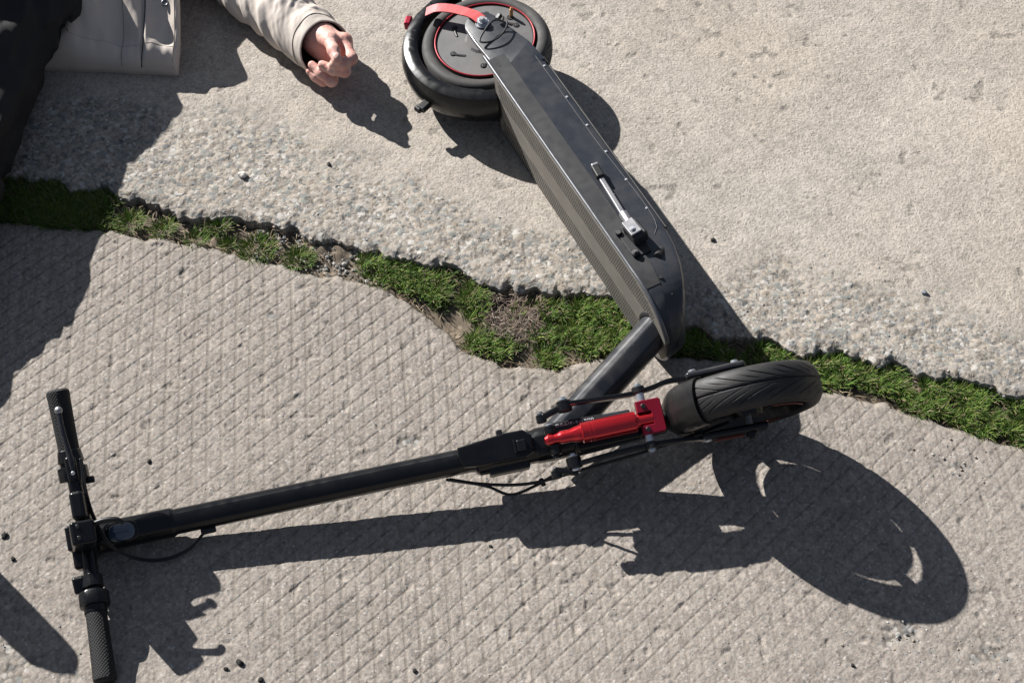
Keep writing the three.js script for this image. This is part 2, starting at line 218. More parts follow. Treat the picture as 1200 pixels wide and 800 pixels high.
function slabTextures(T, upper) {
  const n = T.W * T.H, C = new Uint8Array(n * 4), B = new Uint8Array(n * 4);
  for (let j = 0; j < T.H; j++) for (let i = 0; i < T.W; i++) {
    const x = T.x0 + (i + 0.5) / T.W * T.w, z = T.z0 + (j + 0.5) / T.H * T.h; let r, g, b, h;
    const tone = fbm(x * 4, z * 4, 4, 101), mid = fbm(x * 26, z * 26, 3, 105), gr = hsh(i, j, 7), fine = vn(x * 380, z * 380, 109), g4 = vn(x * 235, z * 200, 161), g8 = vn(x * 105, z * 95, 163);
    if (upper) {
      const d = edgeU(x) - z, e = wornU(x, z, d), k = 0.88 + (tone - 0.5) * 0.20 + (mid - 0.5) * 0.20 + (g4 - 0.5) * 0.36 + (g8 - 0.5) * 0.16 + (fine - 0.5) * 0.30 + (gr - 0.5) * 0.30;
      const warm = fbm(x * 3 + 9, z * 3, 3, 111) - 0.5;
      r = 0.418 * k * (1 + warm * 0.06); g = 0.374 * k; b = 0.322 * k * (1 - warm * 0.08);
      h = 0.5 + (fine - 0.5) * 0.5 + (g4 - 0.5) * 0.18 + (gr - 0.5) * 0.25;
      if (g4 > 0.83) { const q = 0.62 + 0.2 * gr; r *= q; g *= q; b *= q; h -= 0.3; } else if (g4 < 0.12) { r *= 1.12; g *= 1.12; b *= 1.12; }
      if (fine > 0.86 && gr > 0.55) { r *= 0.6; g *= 0.6; b *= 0.6; h -= 0.25; }
      const pt = pitsU(x, z); if (pt > 0) { const q = 1 - pt * 0.28; r *= q; g *= q; b *= q; h -= pt * (0.1 + 0.3 * gr); }
      if (e > 0.01) {
        worley(x * 105 + (fine - 0.5) * 0.4, z * 105 + (g8 - 0.5) * 0.4, 61); const id1 = WO.id, big = id1 > 0.62 && WO.d2 - WO.d > 0.10 && WO.d < 0.6; let st = big, ds = WO.d * 0.8, id = (id1 - 0.62) / 0.38; if (!big) { worley(x * 190 + gr * 0.2, z * 190, 66); ds = WO.d; id = WO.id; st = id > 0.35 && WO.d2 - WO.d > 0.12; }
        const c = STONE[Math.floor(id * 9.99)], kk = (0.88 + (gr - 0.5) * 0.22 + (mid - 0.5) * 0.3);
        const mr = st ? lerp(c[0], 0.355, 0.22) * kk : 0.345 * k * (0.66 + g4 * 0.6), mg = st ? lerp(c[1], 0.32, 0.22) * kk : 0.305 * k * (0.66 + g4 * 0.6), mb = st ? lerp(c[2], 0.275, 0.22) * kk : 0.258 * k * (0.66 + g4 * 0.6);
        const cv = 1 - 0.5 * sstep(0.66, 0.82, g8 * 0.6 + g4 * 0.4);
        r = lerp(r, mr * cv, e); g = lerp(g, mg * cv, e); b = lerp(b, mb * cv, e); h = lerp(h, st ? 0.75 - ds * 0.3 + (gr - 0.5) * 0.2 : 0.05 + g4 * 0.55 + gr * 0.2, e) - e * (1 - cv) * 0.8;
      }
    } else {
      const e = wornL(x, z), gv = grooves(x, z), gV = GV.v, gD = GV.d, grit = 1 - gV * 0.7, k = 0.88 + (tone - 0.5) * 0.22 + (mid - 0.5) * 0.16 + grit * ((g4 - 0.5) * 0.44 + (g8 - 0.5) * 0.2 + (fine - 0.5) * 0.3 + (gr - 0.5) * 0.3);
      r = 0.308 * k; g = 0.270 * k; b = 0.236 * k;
      const q = 1 - gV * 0.11 - gD * 0.40; r *= q; g *= q * (1 - gV * 0.01); b *= q * (1 - gV * 0.04);  // darker diagonal lines: groove shade painted into the colour, along with dirt
      h = 0.5 + (fine - 0.5) * 0.4 + (g4 - 0.5) * 0.35 * grit + (gr - 0.5) * 0.2 - gv * 0.5;
      worley(x * 190, z * 190, 68); if (WO.d < 0.34 && WO.id > 0.55) { const c = STONE[Math.floor(WO.id * 97) % 10], t = 0.55; r = lerp(r, c[0] * 0.95, t); g = lerp(g, c[1] * 0.95, t); b = lerp(b, c[2] * 0.95, t); h += 0.12; }
      if (fine > 0.87 && gr > 0.5) { r *= 0.62; g *= 0.62; b *= 0.62; h -= 0.3; }
      if (e > 0.01) { worley(x * 120, z * 120, 63); const c = STONE[Math.floor(WO.id * 9.99)], st = WO.d < 0.5; const f = st ? 0.85 : 0.6; r = lerp(r, (st ? c[0] : 0.22) * f, e * 0.65); g = lerp(g, (st ? c[1] : 0.2) * f, e * 0.65); b = lerp(b, (st ? c[2] : 0.17) * f, e * 0.65); h = lerp(h, st ? 0.75 - WO.d * 0.6 : 0.15, e); }
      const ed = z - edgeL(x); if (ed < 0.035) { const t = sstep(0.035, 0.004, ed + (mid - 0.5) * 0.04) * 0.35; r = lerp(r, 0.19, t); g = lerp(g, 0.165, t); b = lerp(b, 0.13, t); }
    }
    const o = (j * T.W + i) * 4; C[o] = clamp(toS(Math.max(r, 0))) * 255; C[o + 1] = clamp(toS(Math.max(g, 0))) * 255; C[o + 2] = clamp(toS(Math.max(b, 0))) * 255; C[o + 3] = 255;
    const hh = clamp(h) * 255; B[o] = B[o + 1] = B[o + 2] = hh; B[o + 3] = 255;
  }
  const mk = (d, s) => { const t = new THREE.DataTexture(d, T.W, T.H, THREE.RGBAFormat); t.magFilter = THREE.LinearFilter; t.minFilter = THREE.LinearMipmapLinearFilter; t.generateMipmaps = true; t.wrapS = t.wrapT = THREE.MirroredRepeatWrapping; if (s) t.colorSpace = THREE.SRGBColorSpace; t.needsUpdate = true; return t; };
  return new THREE.MeshStandardMaterial({ map: mk(C, true), bumpMap: mk(B, false), bumpScale: upper ? 0.0014 : 0.0012, roughness: 0.92 });
}
function steps(a, b, s, far) { const L = []; for (let v = a; v <= b + 1e-6; v += s) L.push(v); let st = s; while (L[L.length - 1] < far) { st *= 1.5; L.push(Math.min(L[L.length - 1] + st, far)); } return L; }
function slab(upper) {
  const T = upper ? TXU : TXL, pos = steps(0, 1.0, upper ? 0.0034 : 0.0022, 6), xs = [...pos.slice(1).map(v => -v).reverse(), ...pos];
  const ds = [-2, -1, 0, ...steps(0.0035, upper ? 0.82 : 0.80, upper ? 0.0035 : 0.0023, 6)];
  const g = grid(xs.length, ds.length, (i, j) => {
    const x = xs[i], e = upper ? edgeU(x) : edgeL(x), dd = ds[j], d = Math.max(dd, 0);
    const und = dd < 0 ? (dd === -2 ? -0.06 : -0.02) : 0, back = dd < 0 ? 0.012 + (vn(x * 120, dd, 17) - 0.5) * 0.012 : 0;
    const z = upper ? e - d - back * 0.3 : e + d + back * 0.5;
    const rel = Math.abs(x) < 1.2 && d < 1 ? (upper ? upperH(x, z, d) : lowerH(x, z, d)) : 0;
    return [x, (upper ? UPY : 0) + rel + und, z, (x - T.x0) / T.w, (z - T.z0) / T.h];
  });
  if (upper) { const I = g.index.array; for (let k = 0; k < I.length; k += 3) { const t = I[k + 1]; I[k + 1] = I[k + 2]; I[k + 2] = t; } }
  const ix = g.index.array; for (let k = 0; k < ix.length; k += 3) { const t = ix[k + 1]; ix[k + 1] = ix[k + 2]; ix[k + 2] = t; }
  g.computeVertexNormals();
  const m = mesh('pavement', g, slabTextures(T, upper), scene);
  return tag(m, upper ? 'pale rough concrete slab with worn stony edge beyond the grass joint' : 'grey concrete slab with pressed diamond grooves on the near side', null, null, 'structure');
}
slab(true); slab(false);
{ // soil under everything, one sheet to the horizon; fine only where the joint shows it
  const soilMat = new THREE.MeshStandardMaterial({ roughness: 1, map: dtex(512, 512, (x, y, o) => { const k = 0.6 + fbm(x / 30, y / 30, 4, 121) * 0.5 + (hsh(x, y, 3) - 0.5) * 0.35; worley(x / 9, y / 9, 123); const s = WO.id > 0.6 && WO.d < 0.4 ? 1.7 : 1; o[0] = toS(0.15 * k * s); o[1] = toS(0.12 * k * s); o[2] = toS(0.088 * k * s); }, true) });
  const pos = steps(0, 1.0, 0.006, 300), xs = [...pos.slice(1).map(v => -v).reverse(), ...pos], zp = steps(0, 0.42, 0.006, 300), zs = [...zp.slice(1).map(v => -v).reverse(), ...zp];
  const g = grid(xs.length, zs.length, (i, j) => { const x = xs[i], z = zs[j]; const n = Math.abs(x) < 1.1 && Math.abs(z) < 0.5; const bare = Math.exp(-(((x + 0.28) / 0.09) ** 2)); return [x, -0.016 + bare * 0.009 + (n ? (fbm(x * 30, z * 30, 3, 131) - 0.5) * 0.014 + (fbm(x * 160, z * 160, 2, 134) - 0.5) * 0.006 : -0.02), z, x / 0.5, z / 0.5]; });
  const ix = g.index.array; for (let k = 0; k < ix.length; k += 3) { const t = ix[k + 1]; ix[k + 1] = ix[k + 2]; ix[k + 2] = t; } g.computeVertexNormals();
  tag(mesh('ground', g, soilMat, scene), 'bare brown soil showing in the joint between the slabs', null, null, 'structure');
}

// ------------------------------------------------------------------ grass in the joint
function bladeGeo(w, bend) { const P = [], I = []; const n = 4; for (let i = 0; i <= n; i++) { const t = i / n, hw = w * (1 - t * t * 0.95) * 0.5, y = t - bend * 0.25 * t * t, z = bend * t * t * 0.6; P.push(-hw, y, z, hw, y, z); if (i) { const a = (i - 1) * 2; I.push(a, a + 1, a + 3, a, a + 3, a + 2); } } const g = new THREE.BufferGeometry(); g.setAttribute('position', new THREE.Float32BufferAttribute(P, 3)); g.setIndex(I); g.computeVertexNormals(); return g; }
const GR = [[0.085, 0.155, 0.018], [0.060, 0.125, 0.016], [0.125, 0.185, 0.028], [0.045, 0.095, 0.014], [0.17, 0.20, 0.045], [0.075, 0.14, 0.015]], DRY = [[0.22, 0.165, 0.10], [0.17, 0.12, 0.08], [0.28, 0.23, 0.15], [0.12, 0.09, 0.065]];
const leafMat = new THREE.MeshPhysicalMaterial({ color: 0xffffff, roughness: 0.75, specularIntensity: 0.45, transmission: 0.25, thickness: 0, side: THREE.DoubleSide });
const dryMat = new THREE.MeshStandardMaterial({ color: 0xffffff, roughness: 0.9, side: THREE.DoubleSide });
function blades(name, list, mat) {                             // list: [x,y,z,height,width,azimuth,lean,colour]
  const im = new THREE.InstancedMesh(bladeGeo(1, 0.55), mat, list.length), q = new THREE.Quaternion(), m = new THREE.Matrix4(), c = new THREE.Color(); im.name = numbered(name);
  list.forEach(([x, y, z, h, w, az, le, col], i) => { q.setFromEuler(new THREE.Euler(le, az, 0, 'YXZ')); m.compose(V3(x, y, z), q, V3(w, h, h)); im.setMatrixAt(i, m); im.setColorAt(i, c.setRGB(...col)); });
  im.castShadow = im.receiveShadow = true; scene.add(im); return im;
}
const inJoint = (x, z, mu = 0, ml = 0) => z > edgeU(x) - mu && z < edgeL(x) + ml;
function clump(r, x, y, z, rad, n, h, out, tone = 1) {
  for (let i = 0; i < n; i++) {
    const a = r() * 6.283, d = Math.sqrt(r()) * rad, px = x + Math.cos(a) * d, pz = z + Math.sin(a) * d * 0.9, k = (0.8 + r() * 0.55) * tone, dry = r() < 0.10;
    const c = dry ? DRY[Math.floor(r() * 3)] : GR[Math.floor(r() * GR.length)];
    out.push([px, y, pz, h * (0.5 + r() * 0.75), 0.0011 + r() * 0.0009, Math.PI / 2 - a + (r() - 0.5) * 2.4, r() * 0.5 + d / rad * 0.3, c.map(v => v * k)]);
  }
}
{
  const r = rng(404), strip = [], shadeStrip = [], dead = [];
  const dens = (x, z) => {                                     // how thickly the joint is grown over
    if (x > -0.245 && x < -0.09) { const t = (z - edgeU(x)) / Math.max(edgeL(x) - edgeU(x), 0.01); return t < 0.62 + (x + 0.245) * 1.5 ? 1 : 0.06; }
    if (x >= -0.09 && x < 0.075) { const dz = Math.hypot((x - 0.004) / 0.050, (z + 0.060) / 0.055); const lower = z > 0.002; return lower ? (x > 0.005 && x < 0.05 ? 0.3 : 0.95) : dz < 1 ? 0.03 : 0.85; }
    return x >= 0.075 ? 1 : 0;
  };
  for (let k = 0; k < 4600; k++) {
    const x = lerp(-0.245, 0.98, r()), u = edgeU(x), l = edgeL(x), z = lerp(u - 0.004, l + 0.001, r());
    const edge = Math.min(z - u, l - z), pn = fbm(x * 34, z * 34, 2, 143) + sstep(0.012, 0, edge) * -0.16; const wgt = clamp((l - u) / 0.1, 0.3, 1.2); if (r() > dens(x, z) * wgt || pn < 0.415 || z < u + 0.004 || z > l - 0.005) continue;
    { const rr = r(); clump(r, x, -0.014 + rr * 0.007, z, 0.005 + r() * 0.006, 20, (edge < 0.008 ? 0.009 : 0.011) + rr * 0.009, strip, 0.4 + rr * 0.75 + r() * 0.45); }
  }
  tag(blades('grass', strip, leafMat), 'short green grass filling the joint between the slabs', 'grass', null, 'stuff');
  for (let k = 0; k < 1500; k++) {
    const x = lerp(-1.02, -0.655, r()), u = edgeU(x) - 0.012, l = edgeL(x), z = lerp(u, l + 0.002, r()); if (r() < sstep(-0.72, -0.65, x) * 0.8) continue;
    clump(r, x, -0.012, z, 0.007, 12, 0.024, shadeStrip);
  }
  tag(blades('grass', shadeStrip, leafMat), 'taller grass in the shade beside the dark trousers', 'grass', null, 'stuff');
  for (let k = 0; k < 1500; k++) {
    const a = r() * 6.283, d = Math.sqrt(r()), x = 0.0 + Math.cos(a) * d * 0.058, z = -0.062 + Math.sin(a) * d * 0.062; if (!inJoint(x, z, 0.022, -0.02) || fbm(x * 40, z * 40, 2, 145) < 0.45) continue;
    const c = DRY[Math.floor(r() * 4)], k2 = 0.7 + r() * 0.6; dead.push([x, -0.012 + r() * 0.009, z, 0.008 + r() * 0.014, 0.0009 + r() * 0.0012, r() * 6.283, 0.7 + r() * 0.9, [c[0] * k2 * 0.8, c[1] * k2 * 0.8, c[2] * k2 * 0.95]]);
  }
  for (let k = 0; k < 900; k++) { const x = lerp(-0.72, 0.9, r()), z = r() < 0.5 ? edgeL(x) - r() * 0.012 : edgeU(x) + r() * 0.02; const c = DRY[Math.floor(r() * 4)]; dead.push([x, -0.008, z, 0.01 + r() * 0.018, 0.0012 + r() * 0.001, r() * 6.283, 0.6 + r() * 0.9, c]); }
  tag(blades('dry_grass', dead, dryMat), 'dry brown stems in the bare patch of the grassy joint', 'dry grass', null, 'stuff');
  // the separate tufts along the narrow part of the joint
  const TF = [[-0.630, -0.252, 0.024, 130, 'leftmost sunlit tuft, at the edge of the shade'], [-0.573, -0.236, 0.020, 110, 'small round one between leftmost and sparse ones'], [-0.517, -0.216, 0.019, 60, 'sparse yellowish low tuft in the middle of the row'], [-0.482, -0.243, 0.020, 90, 'tuft set back against the rough upper slab'], [-0.463, -0.203, 0.012, 34, 'smallest thin tuft beside the broad one'], [-0.413, -0.193, 0.032, 190, 'broadest bushy tuft of the row'], [-0.345, -0.172, 0.026, 150, 'rightmost tuft, just left of the bare soil']];
  TF.forEach(([x, z, rad, n, lab]) => {
    const L = []; clump(r, 0, -0.008, 0, rad * 0.9, Math.round(n * 2.2), 0.019, L); const b = bladeGeo(1, 0.55), G = [], m = new THREE.Matrix4(), q = new THREE.Quaternion();
    for (const [px, y, pz, h, w, az, le, c] of L) { q.setFromEuler(new THREE.Euler(le, az, 0, 'YXZ')); const g = b.clone().applyMatrix4(m.compose(V3(px, y, pz), q, V3(w, h, h))); const col = new Float32Array(g.attributes.position.count * 3); for (let i = 0; i < col.length; i += 3) { col[i] = c[0]; col[i + 1] = c[1]; col[i + 2] = c[2]; } g.setAttribute('color', new THREE.BufferAttribute(col, 3)); G.push(g); }
    const mt = leafMat.clone(); mt.vertexColors = true;
    const t = new THREE.Mesh(mergeGeometries(G), mt); t.name = numbered('grass_tuft'); t.position.set(x, 0, z); t.castShadow = t.receiveShadow = true; scene.add(t);
    tag(t, 'green grass tuft in the joint: ' + lab, 'grass tuft', 'grass tufts in the joint');
  });
}
// ------------------------------------------------------------------ loose stones and crumbs
function pebble(r, size) { const ico = new THREE.IcosahedronGeometry(size, 1); ico.deleteAttribute('uv'); ico.deleteAttribute('normal'); const g0 = mergeVertices(ico); const p = g0.attributes.position; for (let i = 0; i < p.count; i++) { const k = 0.7 + r() * 0.5; p.setXYZ(i, p.getX(i) * k, p.getY(i) * k * 0.6, p.getZ(i) * k * (0.7 + r() * 0.1)); } const g = g0.toNonIndexed(); g.computeVertexNormals(); return g; }
{
  const r = rng(606), protos = [0, 1, 2, 3].map(() => pebble(r, 1));
  const sm = new THREE.MeshStandardMaterial({ roughness: 0.95 }), N = 900;
  protos.forEach((g, v) => {
    const im = new THREE.InstancedMesh(g, sm, N), m = new THREE.Matrix4(), q = new THREE.Quaternion(), c = new THREE.Color(); im.name = numbered('gravel');
    for (let i = 0; i < N; i++) {
      let x, z, y, s; const t = r();
      if (t < 0.12) { x = lerp(-0.42, -0.2, r()); z = lerp(edgeU(x) - 0.004, edgeL(x) + 0.004, r()); y = -0.006; s = 0.0008 + r() * r() * 0.0045; }
      else if (t < 0.72) { x = lerp(-1, 1, r()); z = edgeU(x) - Math.pow(r(), 1.6) * 0.2; y = UPY - 0.002 + upperH(x, z, edgeU(x) - z); s = 0.0009 + Math.pow(r(), 4) * 0.0045; }
      else { x = lerp(-0.9, 0.95, r()); z = lerp(edgeL(x) + 0.01, 0.66, r()); y = lowerH(x, z, 1) - 0.0002; s = 0.0008 + r() * 0.0011; if (r() < 0.12) { const E = EROD[Math.floor(r() * 4)]; x = E[0] + (r() + r() + r() - 1.5) * E[2] * 2.2; z = E[1] + (r() + r() + r() - 1.5) * E[2] * 1.6; s = 0.0008 + r() * 0.0018; } }
      q.setFromEuler(new THREE.Euler((r() - 0.5) * 0.6, r() * 6.283, (r() - 0.5) * 0.6)); m.compose(V3(x, y, z), q, V3(s, s, s)); im.setMatrixAt(i, m);
      const k = STONE[Math.floor(r() * 10)], f = 0.7 + r() * 0.35; im.setColorAt(i, c.setRGB(k[0] * f, k[1] * f, k[2] * f));
    }
    im.castShadow = im.receiveShadow = true; scene.add(im); tag(im, 'loose grit and small stones scattered over slabs and joint', 'gravel', null, 'stuff');
  });
  const dark = plain([0.018, 0.016, 0.015], 0.9), pale = plain([0.62, 0.58, 0.52], 0.9), blue = plain([0.17, 0.18, 0.19], 0.9);
  const D = [[-0.539, 0.2269, 0.0045, dark, 'small dark crumb on the grooved slab above the stem'], [-0.7331, 0.3565, 0.006, dark, 'dark crumb at the left frame edge, level with the handlebar clamp'], [-0.3747, 0.5619, 0.006, dark, 'larger dark crumb right of the brake lever shadow'], [-0.393, 0.571, 0.0038, dark, 'smallest dark crumb under the brake lever shadow'], [-0.3443, 0.588, 0.005, dark, 'dark crumb at the bottom frame edge right of the handlebar'], [0.3262, -0.2008, 0.005, dark, 'dark crumb on the upper slab right of the deck'], [-0.3072, -0.3697, 0.0045, dark, 'dark crumb on the worn concrete below the hand'], [-0.1335, 0.5737, 0.004, dark, 'dark crumb alone at the bottom centre of the near slab'], [-0.7144, 0.3952, 0.004, dark, 'small dark crumb at left, below the larger one at the frame edge'], [0.4694, 0.5659, 0.0035, dark, 'tiny dark crumb below the front wheel shadow'], [-0.0307, 0.3738, 0.0032, dark, 'tiny dark crumb in the sun below the stem shadow'],
    [-0.45, -0.345, 0.0085, pale, 'pale flat stone chip embedded in the worn concrete by the jacket shadow'], [0.655, -0.09, 0.006, blue, 'small blue grey stone in the worn concrete at right']];
  for (const [x, z, s, m, lab] of D) { const up = z < edgeU(x); const t = mesh('stone', pebble(r, s), m, scene); t.position.set(x, (up ? UPY + upperH(x, z, edgeU(x) - z) : lowerH(x, z, 1)) + s * (m === pale ? 0.5 : 0.25), z); t.rotation.y = r() * 6; tag(t, lab, 'stone', 'loose crumbs and stones on the concrete'); }
}

// ------------------------------------------------------------------ the scooter
const scooter = new THREE.Group(); scooter.name = 'electric_scooter'; scene.add(scooter);
tag(scooter, 'black electric kick scooter with red suspension lying on its side across the grassy joint', 'electric scooter');
const frame = (o, x, z) => { const X = V3(...x).normalize(), Z = V3(...z); Z.addScaledVector(X, -X.dot(Z)).normalize(); return new THREE.Matrix4().makeBasis(X, Z.clone().cross(X), Z).setPosition(...o); };
const SF = frame([-0.5944, 0.0245, 0.3758], [0.9764, 0.0606, -0.2072], [0.0350, 0.9020, 0.4300]);   // steering: x along stem to the wheel, y along the axle, z to the front
const DF = frame([-0.0377, 0.0790, -0.4787], [0.4391, 0.0056, 0.8984], [-0.8933, -0.1045, 0.4372]);   // deck: x to the nose, y to the side that points up, z out of the standing surface
const S = (name, g, m, par = scooter, kind) => mesh(name, (Array.isArray(g) ? mergeGeometries(g.map(prep)) : g.clone()).applyMatrix4(SF), m, par, kind);
const D = (name, g, m, par = scooter, kind) => mesh(name, (Array.isArray(g) ? mergeGeometries(g.map(prep)) : g.clone()).applyMatrix4(DF), m, par, kind);
const toDeck = p => V3(...p).applyMatrix4(SF).applyMatrix4(DF.clone().invert()).toArray();

// a tyre with cut grooves: axis along local y, centre c
function tyreGeo(R, w, thick, seed, NA = 816, NV = 60) {
  const per = 15, sweep = av => 1.75 * Math.pow(Math.min(av, 0.86), 0.8);          // the grid is sheared so that its columns run along the grooves
  return grid(NA, NV + 1, (i, j) => {
    const ph = j / NV * Math.PI * 2, cv = Math.cos(ph), sv = Math.sin(ph);
    let y = Math.sign(sv) * Math.pow(Math.abs(sv), 0.9) * w / 2, r = R - thick / 2 + Math.sign(cv) * Math.pow(Math.abs(cv), 0.85) * thick / 2;
    const v = y / (w / 2), av = Math.abs(v), u = i / NA * per, th = (u + (cv > 0 ? sweep(av) : sweep(0.86)) + (v > 0 ? 0.5 : 0) * sstep(0.0, 0.08, av)) / per * Math.PI * 2;
    if (cv > 0) {
      const off = Math.abs(u - Math.round(u)), u2 = u - 0.5, off2 = Math.abs(u2 - Math.round(u2));
      const best = Math.max(sstep(0.058, 0.038, off) * sstep(0.05, 0.10, av) * sstep(0.80, 0.70, av), sstep(0.055, 0.036, off2) * sstep(0.30, 0.36, av) * sstep(0.56, 0.50, av));
      r -= best * 0.0010; if (av > 0.5) y -= Math.sign(v) * best * 0.0008;
    }
    return [Math.cos(th) * r, y, Math.sin(th) * r, th * 0.11, ph * 0.03];
  }, true);
}
const flip = g => { const I = g.index.array; for (let k = 0; k < I.length; k += 3) { const t = I[k + 1]; I[k + 1] = I[k + 2]; I[k + 2] = t; } g.computeVertexNormals(); return g; };
const shapeOf = (pts) => new THREE.Shape(pts.map(p => new THREE.Vector2(...p)));
// extrude an outline in (x, z) along y from y0 to y1
function plateXZ(shape, y0, y1, bev = 0.0015) { const g = new THREE.ExtrudeGeometry(shape, { depth: Math.abs(y1 - y0) - 2 * bev, bevelEnabled: true, bevelThickness: bev, bevelSize: bev, bevelOffset: -bev, bevelSegments: 2, curveSegments: 20 }); g.translate(0, 0, bev); g.applyMatrix4(new THREE.Matrix4().set(1, 0, 0, 0, 0, 0, 1, Math.min(y0, y1), 0, 1, 0, 0, 0, 0, 0, 1)); const p = prep(g); const a = p.attributes.position; for (let i = 0; i < a.count; i += 3) for (const at of [p.attributes.position, p.attributes.uv]) { const s = at.itemSize; for (let c = 0; c < s; c++) { const t = at.array[(i + 1) * s + c]; at.array[(i + 1) * s + c] = at.array[(i + 2) * s + c]; at.array[(i + 2) * s + c] = t; } } p.computeVertexNormals(); return toCreasedNormals(p, 0.5); }

// --- deck
const wDeck = q => q < 0.525 ? 0.0775 : 0.0775 * Math.sqrt(Math.max(0.0004, 1 - ((q - 0.525) / 0.098) ** 2));
const mDeck = q => q < 0.44 ? -0.086 : -0.012 - 0.074 * Math.pow(Math.max(0, 1 - ((q - 0.44) / 0.183) ** 2), 0.7);
{
  const st = []; for (let i = 0; i <= 26; i++) st.push(lerp(0.036, 0.44, i / 26)); for (let i = 1; i <= 40; i++) st.push(0.44 + 0.1825 * Math.sin(i / 40 * Math.PI / 2));
  const sec = (w, b) => { const H = [[0, 0], [w * 0.5, 0], [w - 0.004, 0], [w - 0.001, -0.001], [w, -0.004], [w, Math.max(b * 0.36, -0.0305)], [w - 0.0006, Math.max(b * 0.38, -0.032)], [w - 0.005, b + 0.009], [w - 0.008, b + 0.003], [Math.max(w - 0.014, 0), b], [w * 0.5, b], [0, b]]; return [...H, ...H.slice(1, -1).reverse().map(p => [-p[0], p[1]])]; };
  const n = sec(0.07, -0.08).length;
  const g = flip(grid(n, st.length + 2, (i, jj) => { const j = clamp(jj - 1, 0, st.length - 1), q = st[j], s = sec(wDeck(q), mDeck(q))[i]; if (jj === 0) return [q, s[0] * 0.02, -0.04]; if (jj === st.length + 1) return [0.6228, s[0] * 0.02, -0.006]; return [q, s[0], s[1]]; }, true));
  D('deck', boxUV(toCreasedNormals(g, 0.45)), M.graphite);
  const deck = scooter.children[scooter.children.length - 1];
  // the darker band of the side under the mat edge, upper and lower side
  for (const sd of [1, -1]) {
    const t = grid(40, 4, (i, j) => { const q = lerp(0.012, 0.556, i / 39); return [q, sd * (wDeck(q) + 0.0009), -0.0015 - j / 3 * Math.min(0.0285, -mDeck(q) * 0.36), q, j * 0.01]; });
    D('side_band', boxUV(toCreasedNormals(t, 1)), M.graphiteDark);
  }
  // rubber mat, its raised lip and its rows of studs
  const out = []; for (let i = 0; i <= 24; i++) { const q = 0.622 - 0.097 * (1 - Math.cos(i / 24 * Math.PI / 2)) - 0.004; out.push([q, Math.max(wDeck(q) - 0.0045, 0)]); } out.push([0.04, 0.073]);
  const full = [...out, ...out.slice().reverse().map(p => [p[0], -p[1]])].filter((p, i, a) => !i || Math.hypot(p[0] - a[i - 1][0], p[1] - a[i - 1][1]) > 1e-4);
  const ms = new THREE.ExtrudeGeometry(shapeOf(full), { depth: 0.0025, bevelEnabled: true, bevelSize: 0.001, bevelThickness: 0.001, bevelSegments: 2 }).translate(0, 0, 0.0005);
  const mat = D('deck_mat', boxUV(ms), M.mat);
  const lip = []; for (let i = 0; i <= 60; i++) { const t = i / 60; const q = t < 0.6 ? lerp(0.001, 0.52, t / 0.6) : 0.52 + 0.1 * Math.sin((t - 0.6) / 0.4 * Math.PI / 2); lip.push([q, Math.max(wDeck(q) - 0.0012, 0.002), 0.0008]); }
  for (const sd of [1, -1]) D('mat_lip', tube(lip.map(p => [p[0], sd * p[1], p[2]]), 0.0034, 110, 8), M.edge);
  const stud = new THREE.CylinderGeometry(0.0011, 0.0016, 0.0012, 5).rotateX(Math.PI / 2), L = [];
  for (let i = 0; i < 104; i++) for (const [k0, k1] of [[0.026, 0.068], [-0.068, -0.026]]) for (let r = 0; r < 9; r++) { const q = 0.056 + i * 0.0051 + (r & 1) * 0.00255, k = lerp(k0, k1, r / 8); if (Math.abs(k) < wDeck(q + 0.01) - 0.008) L.push([q, k]); }
  const im = new THREE.InstancedMesh(stud, M.stud, L.length); im.name = 'mat_studs'; im.userData.kind = 'stuff'; const mm = new THREE.Matrix4(); L.forEach(([q, k], i) => im.setMatrixAt(i, mm.makeTranslation(q, k, 0.004).premultiply(DF))); im.castShadow = im.receiveShadow = true; mat.add(im);
  // cover plate of the underside with its screws
  D('cover_plate', boxUV(rbox([0.25, 0.001, -0.0875], [0.42, 0.128, 0.003], 0.0012)), M.graphiteDark);
  for (const q of [0.067, 0.148, 0.219, 0.284, 0.351, 0.418]) { const s = latheHex([q, wDeck(q) - 0.0047, -0.0765], [0, 1, 0.09], 0.0022, 0.0008); D('screw', s, M.steel); }
  D('seam', tube([[0.04, 0.0738, -0.0735], [0.25, 0.0738, -0.0735], [0.455, 0.0738, -0.0735], [0.47, 0.0745, -0.062]], 0.00045, 30, 6), plain([0.10, 0.10, 0.105], 0.6), deck);
  // nose: rubber plug, small holes and scuffed lower flange
  D('plug', rod([0.497, 0.066, -0.060], [0.512, 0.078, -0.044], 0.0075, 0.006), M.rubber);
  D('hole', rod([0.548, 0.0745, -0.030], [0.548, 0.0762, -0.030], 0.003), M.black, deck); D('hole', rod([0.575, 0.060, -0.034], [0.577, 0.063, -0.034], 0.0026), M.black, deck);
  // tail arms that carry the rear axle
  const arc = []; for (let i = 0; i <= 16; i++) { const a = lerp(Math.PI * 0.56, Math.PI * 1.42, i / 16); arc.push([-0.083 + Math.cos(a) * 0.030, -0.034 + Math.sin(a) * 0.030]); }
